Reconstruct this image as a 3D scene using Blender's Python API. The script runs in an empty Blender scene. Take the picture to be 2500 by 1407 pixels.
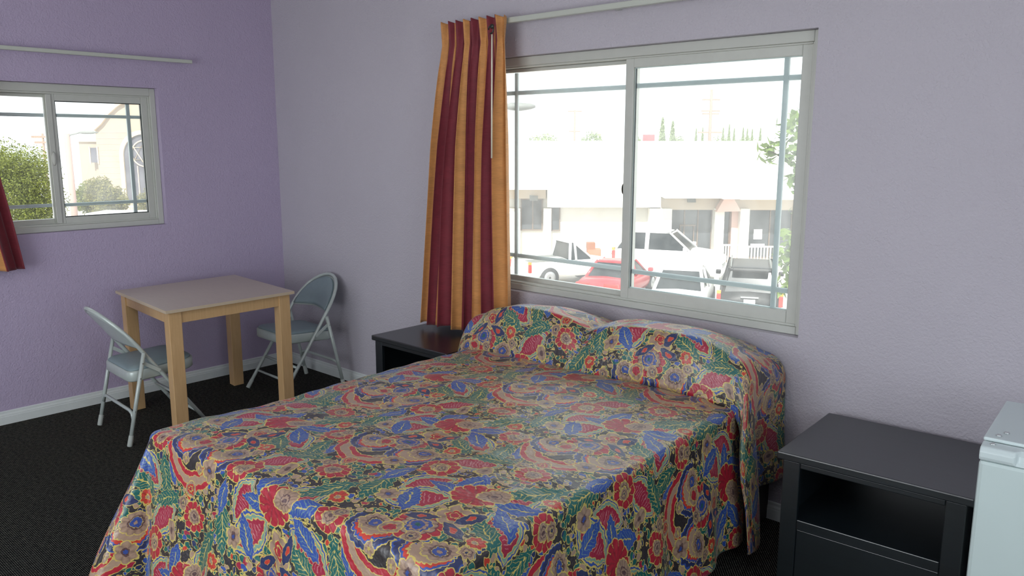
import bpy, bmesh, math, random
from mathutils import Vector, Matrix
random.seed(7)
C = bpy.context.scene.collection
PI = math.pi

# ------------------------------------------------------------------ materials
def lin(c):
    return tuple((v/12.92 if v <= .04045 else ((v+.055)/1.055)**2.4) for v in (x/255 for x in c)) + (1,)

class NG:
    """small helper around a material node tree"""
    def __init__(s, name):
        s.m = bpy.data.materials.new(name); s.m.use_nodes = True
        s.t = s.m.node_tree; s.n = s.t.nodes; s.l = s.t.links
        s.b = s.n['Principled BSDF']; s.out = s.n['Material Output']
    def node(s, kind, ins=None, **props):
        n = s.n.new(kind)
        for k, v in props.items(): setattr(n, k, v)
        if ins:
            for k, v in ins.items(): s.put(n.inputs[k], v)
        return n
    def put(s, sock, v):
        if hasattr(v, 'is_output'): s.l.new(v, sock)
        else: sock.default_value = v
    def math(s, op, a, b=0.0, c=0.0, clamp=False):
        n = s.n.new('ShaderNodeMath'); n.operation = op; n.use_clamp = clamp
        s.put(n.inputs[0], a); s.put(n.inputs[1], b); s.put(n.inputs[2], c)
        return n.outputs[0]
    def ramp(s, fac, stops, interp='LINEAR'):
        n = s.n.new('ShaderNodeValToRGB'); n.color_ramp.interpolation = interp
        e = n.color_ramp.elements
        while len(e) > 1: e.remove(e[-1])
        e[0].position = stops[0][0]; e[0].color = stops[0][1]
        for p, c in stops[1:]:
            x = e.new(p); x.color = c
        s.put(n.inputs[0], fac)
        return n.outputs[0], n.outputs[1]
    def mix(s, f, a, b):
        n = s.n.new('ShaderNodeMix'); n.data_type = 'RGBA'
        s.put(n.inputs[0], f); s.put(n.inputs[6], a); s.put(n.inputs[7], b)
        return n.outputs[2]
    def noise(s, scale, detail=2, rough=.5, vec=None, dist=0.0):
        n = s.n.new('ShaderNodeTexNoise'); n.inputs['Scale'].default_value = scale
        n.inputs['Detail'].default_value = detail; n.inputs['Roughness'].default_value = rough
        n.inputs['Distortion'].default_value = dist
        if vec is not None: s.l.new(vec, n.inputs['Vector'])
        return n.outputs[0]
    def obj(s):
        return s.node('ShaderNodeTexCoord').outputs['Object']
    def uv(s):
        return s.node('ShaderNodeTexCoord').outputs['UV']
    def bump(s, h, strength=.3, dist=.01):
        n = s.node('ShaderNodeBump', {'Height': h, 'Strength': strength, 'Distance': dist})
        s.l.new(n.outputs[0], s.b.inputs['Normal'])
    def base(s, v, rough=.5, metal=0.0, spec=.5):
        s.put(s.b.inputs['Base Color'], v); s.b.inputs['Roughness'].default_value = rough
        s.b.inputs['Metallic'].default_value = metal; s.b.inputs['Specular IOR Level'].default_value = spec
        return s

def plain(name, rgb, rough=.5, metal=0.0, spec=.5, vary=.08, scale=8, bump=0.0, bscale=60):
    g = NG(name); c = lin(rgb); o = g.obj()
    f = g.noise(scale, 3, .6, o)
    d = tuple(x*(1-vary) for x in c[:3]) + (1,); u = tuple(min(1, x*(1+vary)) for x in c[:3]) + (1,)
    g.base(g.mix(f, d, u), rough, metal, spec)
    if bump: g.bump(g.noise(bscale, 2, .5, o), bump, .004)
    return g.m

def wall_mat(name, rgb):
    g = NG(name); c = lin(rgb); o = g.obj()
    f = g.noise(1.3, 4, .6, o)
    g.base(g.mix(f, tuple(x*.94 for x in c[:3])+(1,), tuple(x*1.05 for x in c[:3])+(1,)), .62, 0, .35)
    a = g.noise(95, 3, .55, o, .4); b = g.noise(38, 2, .5, o)
    h = g.math('ADD', g.math('MULTIPLY', a, .7), g.math('MULTIPLY', b, .5))
    g.bump(h, .85, .007)
    return g.m

M = {}
M['wall_lilac'] = wall_mat('lilac wall stucco', (187, 173, 200))  # left wall: a more purple tone than the other walls
M['wall_grey'] = wall_mat('pale mauve wall stucco', (193, 188, 197))
M['ceiling'] = plain('ceiling paint', (225, 223, 228), .8)
M['trim'] = plain('white trim paint', (224, 230, 228), .45, vary=.06, scale=20, bump=.15)
M['vinyl'] = plain('white window vinyl', (200, 202, 194), .4, vary=.07, scale=14)
M['muntin'] = plain('grey white muntin', (196, 208, 208), .4)
M['seal'] = plain('dark window seal', (45, 52, 52), .5)
M['track'] = plain('white curtain track enamel', (196, 200, 190), .35, vary=.04)
M['metal'] = plain('grey chair enamel', (192, 202, 197), .3, .12, .6, vary=.07, scale=30)
M['vinyl_seat'] = plain('grey green seat vinyl', (136, 154, 158), .42, 0, .5, vary=.08, scale=25, bump=.1, bscale=300)
M['rivet'] = plain('steel rivet', (190, 195, 190), .3, .8)
M['rubber'] = plain('worn grey rubber', (182, 188, 182), .7)
M['mattress'] = plain('mattress ticking', (190, 188, 182), .8)
M['bedbase'] = plain('dark stained bed base', (42, 30, 30), .5, vary=.3, scale=20)
M['fridge'] = plain('white fridge enamel', (206, 222, 220), .35, 0, .5, vary=.02)
M['fridge_cap'] = plain('white fridge plastic', (214, 228, 228), .3, 0, .5, vary=.02)
M['chrome'] = plain('steel pin', (210, 215, 215), .25, .7)
M['wand'] = plain('white curtain wand', (232, 228, 205), .35)
M['hook'] = plain('tarnished hook metal', (70, 72, 66), .4, .7)

def black_wood():
    g = NG('worn black painted wood'); o = g.obj()
    mp = g.node('ShaderNodeMapping', {'Vector': o, 'Scale': (2, 14, 14)}).outputs[0]
    f = g.noise(4, 4, .6, mp)
    col = g.mix(f, lin((14, 20, 23)), lin((30, 38, 43)))
    mp2 = g.node('ShaderNodeMapping', {'Vector': o, 'Scale': (5, 30, 30)}).outputs[0]
    w = g.noise(3, 5, .7, mp2, .3)
    mask, _ = g.ramp(w, [(0, (0, 0, 0, 1)), (.66, (0, 0, 0, 1)), (.74, (.5, .5, .5, 1))])
    g.base(g.mix(mask, col, lin((88, 70, 64))), .30, 0, .6)
    g.b.inputs['IOR'].default_value = 1.8
    g.bump(g.noise(18, 3, .6, mp), .05, .003)
    return g.m
M['black'] = black_wood()

def maple():
    g = NG('light maple wood'); o = g.obj()
    mp = g.node('ShaderNodeMapping', {'Vector': o, 'Scale': (22, 22, 2.2)}).outputs[0]
    f = g.noise(3, 4, .6, mp, .6)
    g.base(g.mix(f, lin((196, 156, 108)), lin((222, 186, 138))), .42, 0, .4)
    return g.m
M['maple'] = maple()
def laminate():
    g = NG('beige grey laminate'); o = g.obj()
    mp = g.node('ShaderNodeMapping', {'Vector': o, 'Scale': (3, 26, 3)}).outputs[0]
    f = g.noise(4, 4, .6, mp, .3)
    g.base(g.mix(f, lin((188, 174, 162)), lin((204, 190, 176))), .38, 0, .5)
    return g.m
M['laminate'] = laminate()
M['edge'] = plain('pale edge banding', (204, 186, 160), .4)

def carpet():
    g = NG('black carpet with pale dots'); o = g.obj()
    p = .0118
    s = g.node('ShaderNodeSeparateXYZ', {0: o})
    ds = []
    wob = g.noise(60, 1, .5, o)
    for off in (0, .5):
        fx = g.math('SUBTRACT', g.math('FRACT', g.math('ADD', g.math('DIVIDE', s.outputs[0], p), off)), .5)
        fy = g.math('SUBTRACT', g.math('FRACT', g.math('ADD', g.math('DIVIDE', s.outputs[1], p*1.25), off)), .5)
        ds.append(g.math('ADD', g.math('MULTIPLY', fx, fx), g.math('MULTIPLY', fy, fy)))
    d = g.math('MINIMUM', ds[0], ds[1])
    dot = g.math('LESS_THAN', d, g.math('MULTIPLY', wob, .038))
    fib = g.noise(420, 2, .6, o)
    dark = g.mix(fib, lin((4, 5, 7)), lin((18, 19, 22)))
    g.base(g.mix(dot, dark, lin((160, 160, 146))), .95, 0, .05)
    g.bump(fib, .5, .004)
    return g.m
M['carpet'] = carpet()

def glass(name, dust):
    g = NG(name)
    tr = g.node('ShaderNodeBsdfTransparent', {'Color': (.97, .985, .98, 1)})
    gl = g.node('ShaderNodeBsdfGlossy', {'Roughness': .03, 'Color': (1, 1, 1, 1)})
    fr = g.node('ShaderNodeFresnel', {'IOR': 1.25})
    m1 = g.node('ShaderNodeMixShader', {0: fr.outputs[0], 1: tr.outputs[0], 2: gl.outputs[0]})
    tl = g.node('ShaderNodeBsdfTranslucent', {'Color': (.95, .96, .95, 1)})
    f = g.noise(5, 4, .65, g.obj())
    m2 = g.node('ShaderNodeMixShader', {0: g.math('MULTIPLY', f, dust), 1: m1.outputs[0], 2: tl.outputs[0]})
    g.l.new(m2.outputs[0], g.out.inputs[0])
    return g.m
M['glass_dusty'] = glass('dusty window glass', .24)
M['glass_hazy'] = glass('hazy window glass', .24)
M['glass_clear'] = glass('clear window glass', .03)

def stripes():
    g = NG('maroon and orange striped curtain cloth'); u = g.uv()
    s = g.node('ShaderNodeSeparateXYZ', {0: u})
    mar, org = lin((122, 38, 50)), lin((208, 146, 84))
    b = [0, .11, .19, .24, .38, .44, .64, .76, .83, .865, .90]
    st = [(x, org if i % 2 == 0 else mar) for i, x in enumerate(b)]
    st[0] = (0, org)
    col, _ = g.ramp(g.math('FRACT', s.outputs[0]), st, 'CONSTANT')
    mp = g.node('ShaderNodeMapping', {'Vector': u, 'Scale': (6, 70, 1)}).outputs[0]
    f = g.noise(6, 4, .7, mp)
    mp2 = g.node('ShaderNodeMapping', {'Vector': u, 'Scale': (4, 9, 1)}).outputs[0]
    f2 = g.noise(3, 3, .6, mp2)
    k = g.math('ADD', .33, g.math('ADD', g.math('MULTIPLY', f, .75), g.math('MULTIPLY', f2, .55)))
    v = g.node('ShaderNodeVectorMath', {0: col}, operation='SCALE'); g.put(v.inputs['Scale'], k)
    g.base(v.outputs[0], .6, 0, .35)
    g.b.inputs['Sheen Weight'].default_value = .25
    g.bump(g.noise(30, 2, .6, mp), .15, .002)
    return g.m
M['curtain'] = stripes()

# ---- the bedspread print: repeating half-drop tile of flowers, leaves and bands, outlined in yellow on near black
def batik():
    g = NG('floral printed bedspread cotton')
    A, B = .49, .82
    uv = g.uv()
    wn = g.node('ShaderNodeTexNoise', {'Vector': uv, 'Scale': 26.0, 'Detail': 2.0})
    w1 = g.node('ShaderNodeVectorMath', {0: wn.outputs['Color'], 1: (.5, .5, .5)}, operation='SUBTRACT')
    w2 = g.node('ShaderNodeVectorMath', {0: w1.outputs[0]}, operation='SCALE'); w2.inputs['Scale'].default_value = .024
    wn2 = g.node('ShaderNodeTexNoise', {'Vector': uv, 'Scale': 85.0, 'Detail': 1.0})
    w3 = g.node('ShaderNodeVectorMath', {0: wn2.outputs['Color'], 1: (.5, .5, .5)}, operation='SUBTRACT')
    w4 = g.node('ShaderNodeVectorMath', {0: w3.outputs[0]}, operation='SCALE'); w4.inputs['Scale'].default_value = .010
    uvw = g.node('ShaderNodeVectorMath', {0: uv, 1: w2.outputs[0]}, operation='ADD').outputs[0]
    uvw = g.node('ShaderNodeVectorMath', {0: uvw, 1: w4.outputs[0]}, operation='ADD').outputs[0]
    def comp(v, i):
        return g.node('ShaderNodeVectorMath', {0: v, 1: tuple(float(k == i) for k in range(3))}, operation='DOT_PRODUCT').outputs['Value']
    def frame(ou, ov):
        x = g.math('ADD', g.math('DIVIDE', g.math('SUBTRACT', comp(uvw, 0), ou), A), .5)
        i = g.math('FLOOR', x)
        u = g.math('MULTIPLY', g.math('SUBTRACT', g.math('SUBTRACT', x, i), .5), A)
        v = g.math('SUBTRACT', g.math('SUBTRACT', comp(uvw, 1), ov), g.math('MULTIPLY', i, B/2))
        v = g.math('WRAP', v, B/2, -B/2)
        return g.node('ShaderNodeCombineXYZ', {0: u, 1: v}).outputs[0]
    K = dict(dark=lin((44, 38, 40)), red=lin((176, 28, 50)), blue=lin((44, 78, 158)), navy=lin((34, 46, 92)), teal=lin((12, 96, 90)),
             cream=lin((168, 140, 118)), brown=lin((98, 72, 72)), yel=lin((206, 186, 98)), mar=lin((160, 30, 62)), ora=lin((196, 58, 42)),
             pale=lin((120, 156, 140)), no=(0, 0, 0, 0))
    def mapped(fr, cx, cy, sx, sy, rot):
        return g.node('ShaderNodeMapping', {'Vector': fr, 'Location': (cx, cy, 0), 'Rotation': (0, 0, math.radians(rot)), 'Scale': (sx, sy, 1)}, vector_type='TEXTURE').outputs[0]
    state = {'acc': None}
    def lay(col, alpha, mask=None):
        if mask is not None: alpha = g.math('MULTIPLY', alpha, mask)
        state['acc'] = g.mix(alpha, state['acc'], col)
    def rings(stops):
        return [(p, K[c] if isinstance(c, str) else c) for p, c in stops]
    def flower(fr, cx, cy, r, n, stops, asp=1.0, rot=0, amp=.22, line=None):
        m = mapped(fr, cx, cy, r, r*asp, rot)
        a = g.math('ADD', g.math('DIVIDE', g.math('ARCTAN2', comp(m, 1), comp(m, 0)), 2*PI), .5)
        le = g.node('ShaderNodeVectorMath', {0: m}, operation='LENGTH').outputs['Value']
        s = g.math('ABSOLUTE', g.math('SINE', g.math('MULTIPLY', a, PI*n)))
        k = g.math('SUBTRACT', 1+amp, g.math('MULTIPLY', g.math('POWER', s, .45), amp))
        rr = g.math('MULTIPLY', le, k)
        col, al = g.ramp(rr, rings(stops) + [(.995, K['no'])], 'CONSTANT')
        k2 = g.math('MULTIPLY', g.math('SUBTRACT', 1, s), g.math('LESS_THAN', rr, .9))
        col = g.mix(g.math('MULTIPLY', k2, .45), col, lin((58, 30, 40)))
        if line is not None:
            lm = g.math('MULTIPLY', g.math('LESS_THAN', s, .10), g.math('GREATER_THAN', le, line))
            col = g.mix(lm, col, K['yel'])
        lay(col, al)
    def leaf(fr, cx, cy, lx, ly, rot, color='blue', vein=True, jag=.07, lines=False):
        m = mapped(fr, cx, cy, lx, ly, rot)
        sx_ = comp(m, 0)
        y = g.math('ABSOLUTE', comp(m, 1))
        j = g.math('MULTIPLY', g.math('ABSOLUTE', g.math('SINE', g.math('MULTIPLY', sx_, 14))), jag)
        d = g.math('ADD', g.math('ADD', g.math('MULTIPLY', sx_, sx_), y), j)
        st = [(0, 'yel' if vein else color), (.05, color), (.915, 'yel')]
        col, al = g.ramp(d if not vein else g.math('MAXIMUM', y, g.math('MULTIPLY', g.math('SUBTRACT', d, .3), 1.43)), rings(st) + [(.995, K['no'])], 'CONSTANT')
        if lines:
            q_ = g.math('LESS_THAN', g.math('SINE', g.math('MULTIPLY', sx_, 46)), -.72)
            q2 = g.math('MULTIPLY', q_, g.math('LESS_THAN', d, .62))
            col = g.mix(g.math('MULTIPLY', q2, .6), col, lin((206, 150, 150)))
        elif vein:
            q_ = g.math('LESS_THAN', g.math('SINE', g.math('ADD', g.math('MULTIPLY', sx_, 34), g.math('MULTIPLY', y, 16))), -.78)
            q2 = g.math('MULTIPLY', q_, g.math('LESS_THAN', d, .75))
            col = g.mix(g.math('MULTIPLY', q2, .6), col, K['yel'] if color == 'teal' else K['pale'])
        lay(col, al)
    def arc(fr, cx, cy, r, asp, rot, stops, top=.15, wav=0):
        m = mapped(fr, cx, cy, r, r*asp, rot)
        le = g.node('ShaderNodeVectorMath', {0: m}, operation='LENGTH').outputs['Value']
        if wav:
            a = g.math('ADD', g.math('DIVIDE', g.math('ARCTAN2', comp(m, 1), comp(m, 0)), 2*PI), .5)
            le = g.math('ADD', le, g.math('MULTIPLY', g.math('ABSOLUTE', g.math('SINE', g.math('MULTIPLY', a, PI*wav))), -.05))
        col, al = g.ramp(le, rings(stops) + [(.995, K['no'])], 'CONSTANT')
        lay(col, al, g.math('LESS_THAN', comp(m, 1), top))
    # ground: small scattered leaves and buds (not in the repeat), outlined
    def scatter(scale, stops, rad, seed, aspx=1.0):
        v = g.node('ShaderNodeMapping', {'Vector': uvw, 'Location': (seed, seed*1.7, 0), 'Scale': (1, aspx, 1)}).outputs[0]
        vo = g.node('ShaderNodeTexVoronoi', {'Vector': v, 'Scale': scale, 'Randomness': .9})
        r = g.node('ShaderNodeSeparateColor', {0: vo.outputs['Color']})
        col, _ = g.ramp(r.outputs[0], stops, 'CONSTANT')
        dd = g.math('DIVIDE', vo.outputs['Distance'], g.math('ADD', rad*.75, g.math('MULTIPLY', r.outputs[1], rad*.5)))
        rim, al = g.ramp(dd, [(0, (0, 0, 0, 1)), (.83, (1, 1, 1, 1)), (.98, (0, 0, 0, 0))], 'CONSTANT')
        lay(g.mix(rim, col, K['yel']), al)
    fine = g.noise(60, 2, .5, uv)
    state['acc'] = g.mix(fine, lin((32, 28, 32)), lin((58, 50, 54)))
    scatter(30, [(0, K['teal']), (.3, K['blue']), (.5, K['cream']), (.60, K['teal']), (.78, K['mar']), (.86, K['navy'])], .52, 3.1, 1.5)
    scatter(34, [(0, K['cream']), (.16, K['teal']), (.5, K['navy']), (.7, K['cream']), (.82, K['ora']), (.9, K['blue'])], .42, 9.4)
    F1 = frame(0, 0); F3 = frame(0, B/2); F2 = frame(A/2, B/4)
    q = .93
    red_fl = [(0, 'brown'), (.14, 'cream'), (.26, 'brown'), (.31, 'cream'), (.45, 'yel'), (.52, 'red'), (.93, 'yel')]
    cream_fl = [(0, 'cream'), (.13, 'blue'), (.40, 'yel'), (.44, 'brown'), (.56, 'cream'), (.92, 'yel')]
    clus = [(0, 'teal'), (.10, 'blue'), (.26, 'cream'), (.36, 'blue'), (.46, 'yel'), (.50, 'cream'), (.62, 'brown'), (.66, 'red'), (.95, 'yel')]
    # panels of maroon with pale stripes beside them
    for fr, cx, cy, lx, ly, rot in ((F1, -.165, -.20, .085, .045, 35), (F2, -.05, .15, .09, .05, -25), (F3, -.16, .00, .08, .042, 60), (F2, .13, -.30, .10, .05, 40), (F2, -.14, .31, .09, .045, 70)):
        leaf(fr, cx, cy, lx*1.22, ly*1.5, rot, 'blue', False, .03)
        leaf(fr, cx, cy, lx*1.12, ly*1.25, rot, 'pale', False, .03)
        leaf(fr, cx, cy, lx, ly, rot, 'mar', False, .10, True)
    # teal fern fronds
    for fr, cx, cy, lx, ly, rot in ((F1, .13, -.23, .12, .045, 60), (F1, -.17, -.05, .10, .04, 110), (F2, -.02, -.32, .11, .045, 100), (F2, .10, .08, .10, .038, 20), (F3, .17, -.10, .10, .04, -30), (F2, -.17, .02, .09, .035, -50)):
        leaf(fr, cx, cy, lx, ly, rot, 'teal', True, .22)
    # blue leaves
    for fr, cx, cy, lx, ly, rot in ((F3, -.055, .09, .075, .045, 75), (F3, -.09, .015, .085, .032, 0), (F3, .17, -.02, .09, .038, -35), (F3, .15, .07, .09, .034, 25), (F3, -.13, -.11, .08, .04, -60), (F2, .12, .20, .07, .03, -70), (F1, .21, -.02, .075, .03, 80)):
        leaf(fr, cx, cy, lx, ly, rot, 'blue', True, .12)
    # arcs: red and cream crescent under blue scalloped fans
    arc(F1, -.005, .085, .165, .86, 8, [(0, 'dark'), (.50, 'yel'), (.53, 'red'), (.66, 'yel'), (.675, 'cream'), (.84, 'yel'), (.855, 'red'), (.975, 'yel')], .10)
    arc(F1, -.075, .135, .10, .95, -10, [(0, 'cream'), (.52, 'yel'), (.55, 'ora'), (.66, 'blue'), (.73, 'yel'), (.75, 'navy'), (.92, 'blue'), (.955, 'yel')], .10, 22)
    arc(F1, .125, .135, .105, .95, 14, [(0, 'cream'), (.48, 'yel'), (.52, 'ora'), (.62, 'blue'), (.70, 'yel'), (.73, 'navy'), (.90, 'blue'), (.955, 'yel')], .12, 22)
    flower(F1, .005, -.052, .032, 7, [(0, 'red'), (.3, 'yel'), (.4, 'ora'), (.6, 'cream'), (.86, 'yel')])
    flower(F1, -.04, .05, .024, 5, [(0, 'yel'), (.3, 'cream'), (.85, 'yel')]); flower(F1, .05, .035, .022, 5, [(0, 'yel'), (.3, 'cream'), (.85, 'yel')])
    flower(F1, -.10, .145, .056, 11, cream_fl, .75); flower(F1, .145, .155, .058, 11, cream_fl, .8, 20)
    flower(F1, .01, .205, .088, 11, clus, .92, 0, .2, .64)
    flower(F1, -.045, .150, .04, 6, [(0, 'red'), (.5, 'yel'), (.56, 'cream'), (.86, 'yel')])
    # big half flower with cream head
    flower(F3, .005, .035, .088, 11, [(0, 'red'), (.93, 'yel')], .80, 15, .16, .62)
    flower(F3, .052, .068, .058, 13, [(0, 'brown'), (.20, 'cream'), (.34, 'brown'), (.42, 'cream'), (.90, 'yel')], .7, 30, .14)
    flower(F1, .035, -.14, .066, 10, red_fl, .85, 0, .22, .55)
    flower(F2, .014, .29, .064, 9, red_fl, .85, 0, .16, .55)
    flower(F2, .026, -.10, .070, 9, red_fl, .9, 40, .16, .55)
    # tulips, buds, small red flowers
    flower(F3, .045, -.10, .058, 5, [(0, 'red'), (.22, 'yel'), (.28, 'red'), (.44, 'yel'), (.50, 'cream'), (.88, 'yel')], 1.2, 50, .55)
    flower(F2, -.06, .045, .034, 8, [(0, 'cream'), (.25, 'yel'), (.35, 'ora'), (.84, 'yel')], 1, 0, .35)
    flower(F2, .15, -.02, .030, 4, [(0, 'brown'), (.3, 'cream'), (.84, 'yel')], 1.5, 20, .2)
    flower(F2, -.13, -.16, .046, 6, [(0, 'blue'), (.18, 'brown'), (.34, 'cream'), (.86, 'yel')], 1, 0, .5)
    flower(F1, -.20, .28, .045, 6, [(0, 'blue'), (.18, 'brown'), (.34, 'cream'), (.86, 'yel')], 1, 20, .5)
    flower(F3, .19, .17, .034, 8, [(0, 'cream'), (.25, 'yel'), (.35, 'ora'), (.84, 'yel')], 1, 0, .35)
    for fr, cx, cy, r_ in ((F1, -.22, .12, .03), (F1, .20, .20, .028), (F2, .21, .10, .03), (F3, -.21, .10, .028), (F2, -.21, -.05, .03)):
        flower(fr, cx, cy, r_, 5, [(0, 'navy'), (.2, 'yel'), (.28, 'cream'), (.5, 'brown'), (.6, 'cream'), (.88, 'yel')], 1, 10, .45)
    for fr, cx, cy, rot in ((F3, -.02, -.16, 30), (F3, .10, -.16, -20), (F1, .09, .33, 70)):
        leaf(fr, cx, cy, .055, .024, rot, 'navy', False, 0)
        leaf(fr, cx, cy, .018, .010, rot, 'ora', False, 0)
    g.base(state['acc'], .40, 0, .9)
    g.b.inputs['Sheen Weight'].default_value = .12; g.b.inputs['Sheen Roughness'].default_value = .4
    h = g.math('ADD', g.noise(14, 3, .55, uv), g.math('MULTIPLY', g.noise(60, 2, .5, uv), .25))
    g.bump(h, .55, .012)
    return g.m
M['batik'] = batik()

# ------------------------------------------------------------------ mesh helpers
class MB:
    def __init__(s): s.bm = bmesh.new()
    def box(s, x0, x1, y0, y1, z0, z1, mi=0):
        v = [s.bm.verts.new(p) for p in ((x0,y0,z0),(x1,y0,z0),(x1,y1,z0),(x0,y1,z0),(x0,y0,z1),(x1,y0,z1),(x1,y1,z1),(x0,y1,z1))]
        for f in ((3,2,1,0),(4,5,6,7),(0,1,5,4),(1,2,6,5),(2,3,7,6),(3,0,4,7)):
            s.bm.faces.new([v[i] for i in f]).material_index = mi
        return s
    def tube(s, pts, r, seg=12, cap=True, smooth=True, closed=False):
        pts = [Vector(p) for p in pts]; n = len(pts); rings = []
        rs = r if isinstance(r, (list, tuple)) else [r]*n
        up = None
        for i, p in enumerate(pts):
            if closed: t = pts[(i+1) % n]-pts[i-1]
            else: t = pts[min(i+1, n-1)]-pts[max(i-1, 0)]
            t.normalize()
            if up is None:
                up = Vector((0, 0, 1)) if abs(t.z) < .9 else Vector((1, 0, 0))
            a = t.cross(up).normalized(); b = a.cross(t).normalized(); up = b
            rings.append([s.bm.verts.new(p+rs[i]*(a*math.cos(k*2*PI/seg)+b*math.sin(k*2*PI/seg))) for k in range(seg)])
        m = n if closed else n-1
        for i in range(m):
            A_, B_ = rings[i], rings[(i+1) % n]
            for k in range(seg):
                f = s.bm.faces.new((A_[k], A_[(k+1) % seg], B_[(k+1) % seg], B_[k])); f.smooth = smooth
        if cap and not closed:
            s.bm.faces.new(rings[0][::-1]); s.bm.faces.new(rings[-1])
        return s
    def loft(s, rings, close=True, cap=True, smooth=True):
        R = [[s.bm.verts.new(p) for p in r] for r in rings]; n = len(R[0])
        for i in range(len(R)-1):
            for k in range(n if close else n-1):
                f = s.bm.faces.new((R[i][k], R[i][(k+1) % n], R[i+1][(k+1) % n], R[i+1][k])); f.smooth = smooth
        if cap and close:
            s.bm.faces.new(R[0][::-1]); s.bm.faces.new(R[-1])
        return s
    def prism(s, poly, vec):
        vec = Vector(vec); n = len(poly)
        a = [s.bm.verts.new(p) for p in poly]; b = [s.bm.verts.new(Vector(p)+vec) for p in poly]
        s.bm.faces.new(a[::-1]); s.bm.faces.new(b)
        for k in range(n): s.bm.faces.new((a[k], a[(k+1) % n], b[(k+1) % n], b[k]))
        return s
    def lathe(s, prof, c=(0, 0, 0), seg=20, axis='z'):
        rings = []
        for r, h in prof:
            ring = []
            for k in range(seg):
                a = 2*PI*k/seg; x, y = r*math.cos(a), r*math.sin(a)
                p = {'z': (x, y, h), 'y': (x, h, y), 'x': (h, x, y)}[axis]
                ring.append((c[0]+p[0], c[1]+p[1], c[2]+p[2]))
            rings.append(ring)
        return s.loft(rings)
    def quad(s, a, b, c, d):
        s.bm.faces.new([s.bm.verts.new(p) for p in (a, b, c, d)]); return s
    def build(s, name, mat, parent=None, loc=None, bevel=0.0, smooth=False, fix=True, subsurf=0, rot=None):
        if fix: bmesh.ops.recalc_face_normals(s.bm, faces=s.bm.faces)
        if smooth:
            for f in s.bm.faces: f.smooth = True
        me = bpy.data.meshes.new(name); s.bm.to_mesh(me); s.bm.free()
        o = bpy.data.objects.new(name, me); C.objects.link(o)
        for m in (mat if isinstance(mat, (list, tuple)) else [mat]): me.materials.append(m)
        if parent is not None: o.parent = parent
        if loc is not None: o.location = loc
        if rot is not None: o.rotation_euler = rot
        if bevel:
            b = o.modifiers.new('b', 'BEVEL'); b.width = bevel; b.segments = 2; b.limit_method = 'ANGLE'; b.angle_limit = math.radians(40)
        if subsurf:
            b = o.modifiers.new('s', 'SUBSURF'); b.levels = subsurf; b.render_levels = subsurf
        return o

def tag(o, label=None, cat=None, group=None, kind=None):
    if label: o['label'] = label
    if cat: o['category'] = cat
    if group: o['group'] = group
    if kind: o['kind'] = kind
    return o
def empty(name, loc=(0, 0, 0), rz=0.0):
    o = bpy.data.objects.new(name, None); C.objects.link(o); o.location = loc; o.rotation_euler = (0, 0, rz); o.empty_display_size = .1
    return o
def copy_tree(o, parent=None):
    c = o.copy(); C.objects.link(c)
    if parent is not None: c.parent = parent
    for ch in list(o.children): copy_tree(ch, c)
    return c

# ------------------------------------------------------------------ room shell
RX, RY, RZ = 6.9, -5.3, 2.95
WB = dict(x0=2.12, x1=4.083, z0=.865, z1=2.166)           # window opening in the back wall
WA = dict(y0=-2.20, y1=-.885, z0=1.148, z1=2.056)         # window opening in the left wall
T = .16
b = MB()
b.box(-T, WB['x0'], 0, T, 0, RZ); b.box(WB['x1'], RX+T, 0, T, 0, RZ)
b.box(WB['x0'], WB['x1'], 0, T, 0, WB['z0']); b.box(WB['x0'], WB['x1'], 0, T, WB['z1'], RZ)
tag(b.build('wall_back', M['wall_grey']), kind='structure')
b = MB()
b.box(-T, 0, RY-T, WA['y0'], 0, RZ); b.box(-T, 0, WA['y1'], 0, 0, RZ)
b.box(-T, 0, WA['y0'], WA['y1'], 0, WA['z0']); b.box(-T, 0, WA['y0'], WA['y1'], WA['z1'], RZ)
tag(b.build('wall_left', M['wall_lilac']), kind='structure')
# right wall with a wide window, front wall with a door opening added for light (both unseen)
b = MB(); y0, y1, z0, z1 = -3.9, -1.2, .75, 2.3
b.box(RX, RX+T, RY-T, y0, 0, RZ); b.box(RX, RX+T, y1, 0, 0, RZ); b.box(RX, RX+T, y0, y1, 0, z0); b.box(RX, RX+T, y0, y1, z1, RZ)
tag(b.build('wall_right', M['wall_grey']), kind='structure')
b = MB(); x0, x1, z1 = 1.4, 4.6, 2.35
b.box(0, x0, RY-T, RY, 0, RZ); b.box(x1, RX, RY-T, RY, 0, RZ); b.box(x0, x1, RY-T, RY, z1, RZ)
tag(b.build('wall_front', M['wall_grey']), kind='structure')
tag(MB().box(-T, RX+T, RY-T, T, -.12, 0).build('floor', M['carpet']), kind='structure')
tag(MB().box(-T, RX+T, RY-T, T, RZ, RZ+.15).build('ceiling', M['ceiling']), kind='structure')

def base_profile(h=.083, t=.014):
    return [(0, 0), (t, 0), (t, h*.58), (t*.86, h*.62), (t*.86, h*.70), (t*.55, h*.82), (t*.5, h*.95), (t*.2, h), (0, h)]
pr = base_profile()
tag(MB().loft([[(x, RY, z) for x, z in pr], [(x, -.0005, z) for x, z in pr]], smooth=False).build('baseboard_left', M['trim']), kind='structure')
tag(MB().loft([[(.0145, -x, z) for x, z in pr], [(RX, -x, z) for x, z in pr]], smooth=False).build('baseboard_back', M['trim']), kind='structure')

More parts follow.
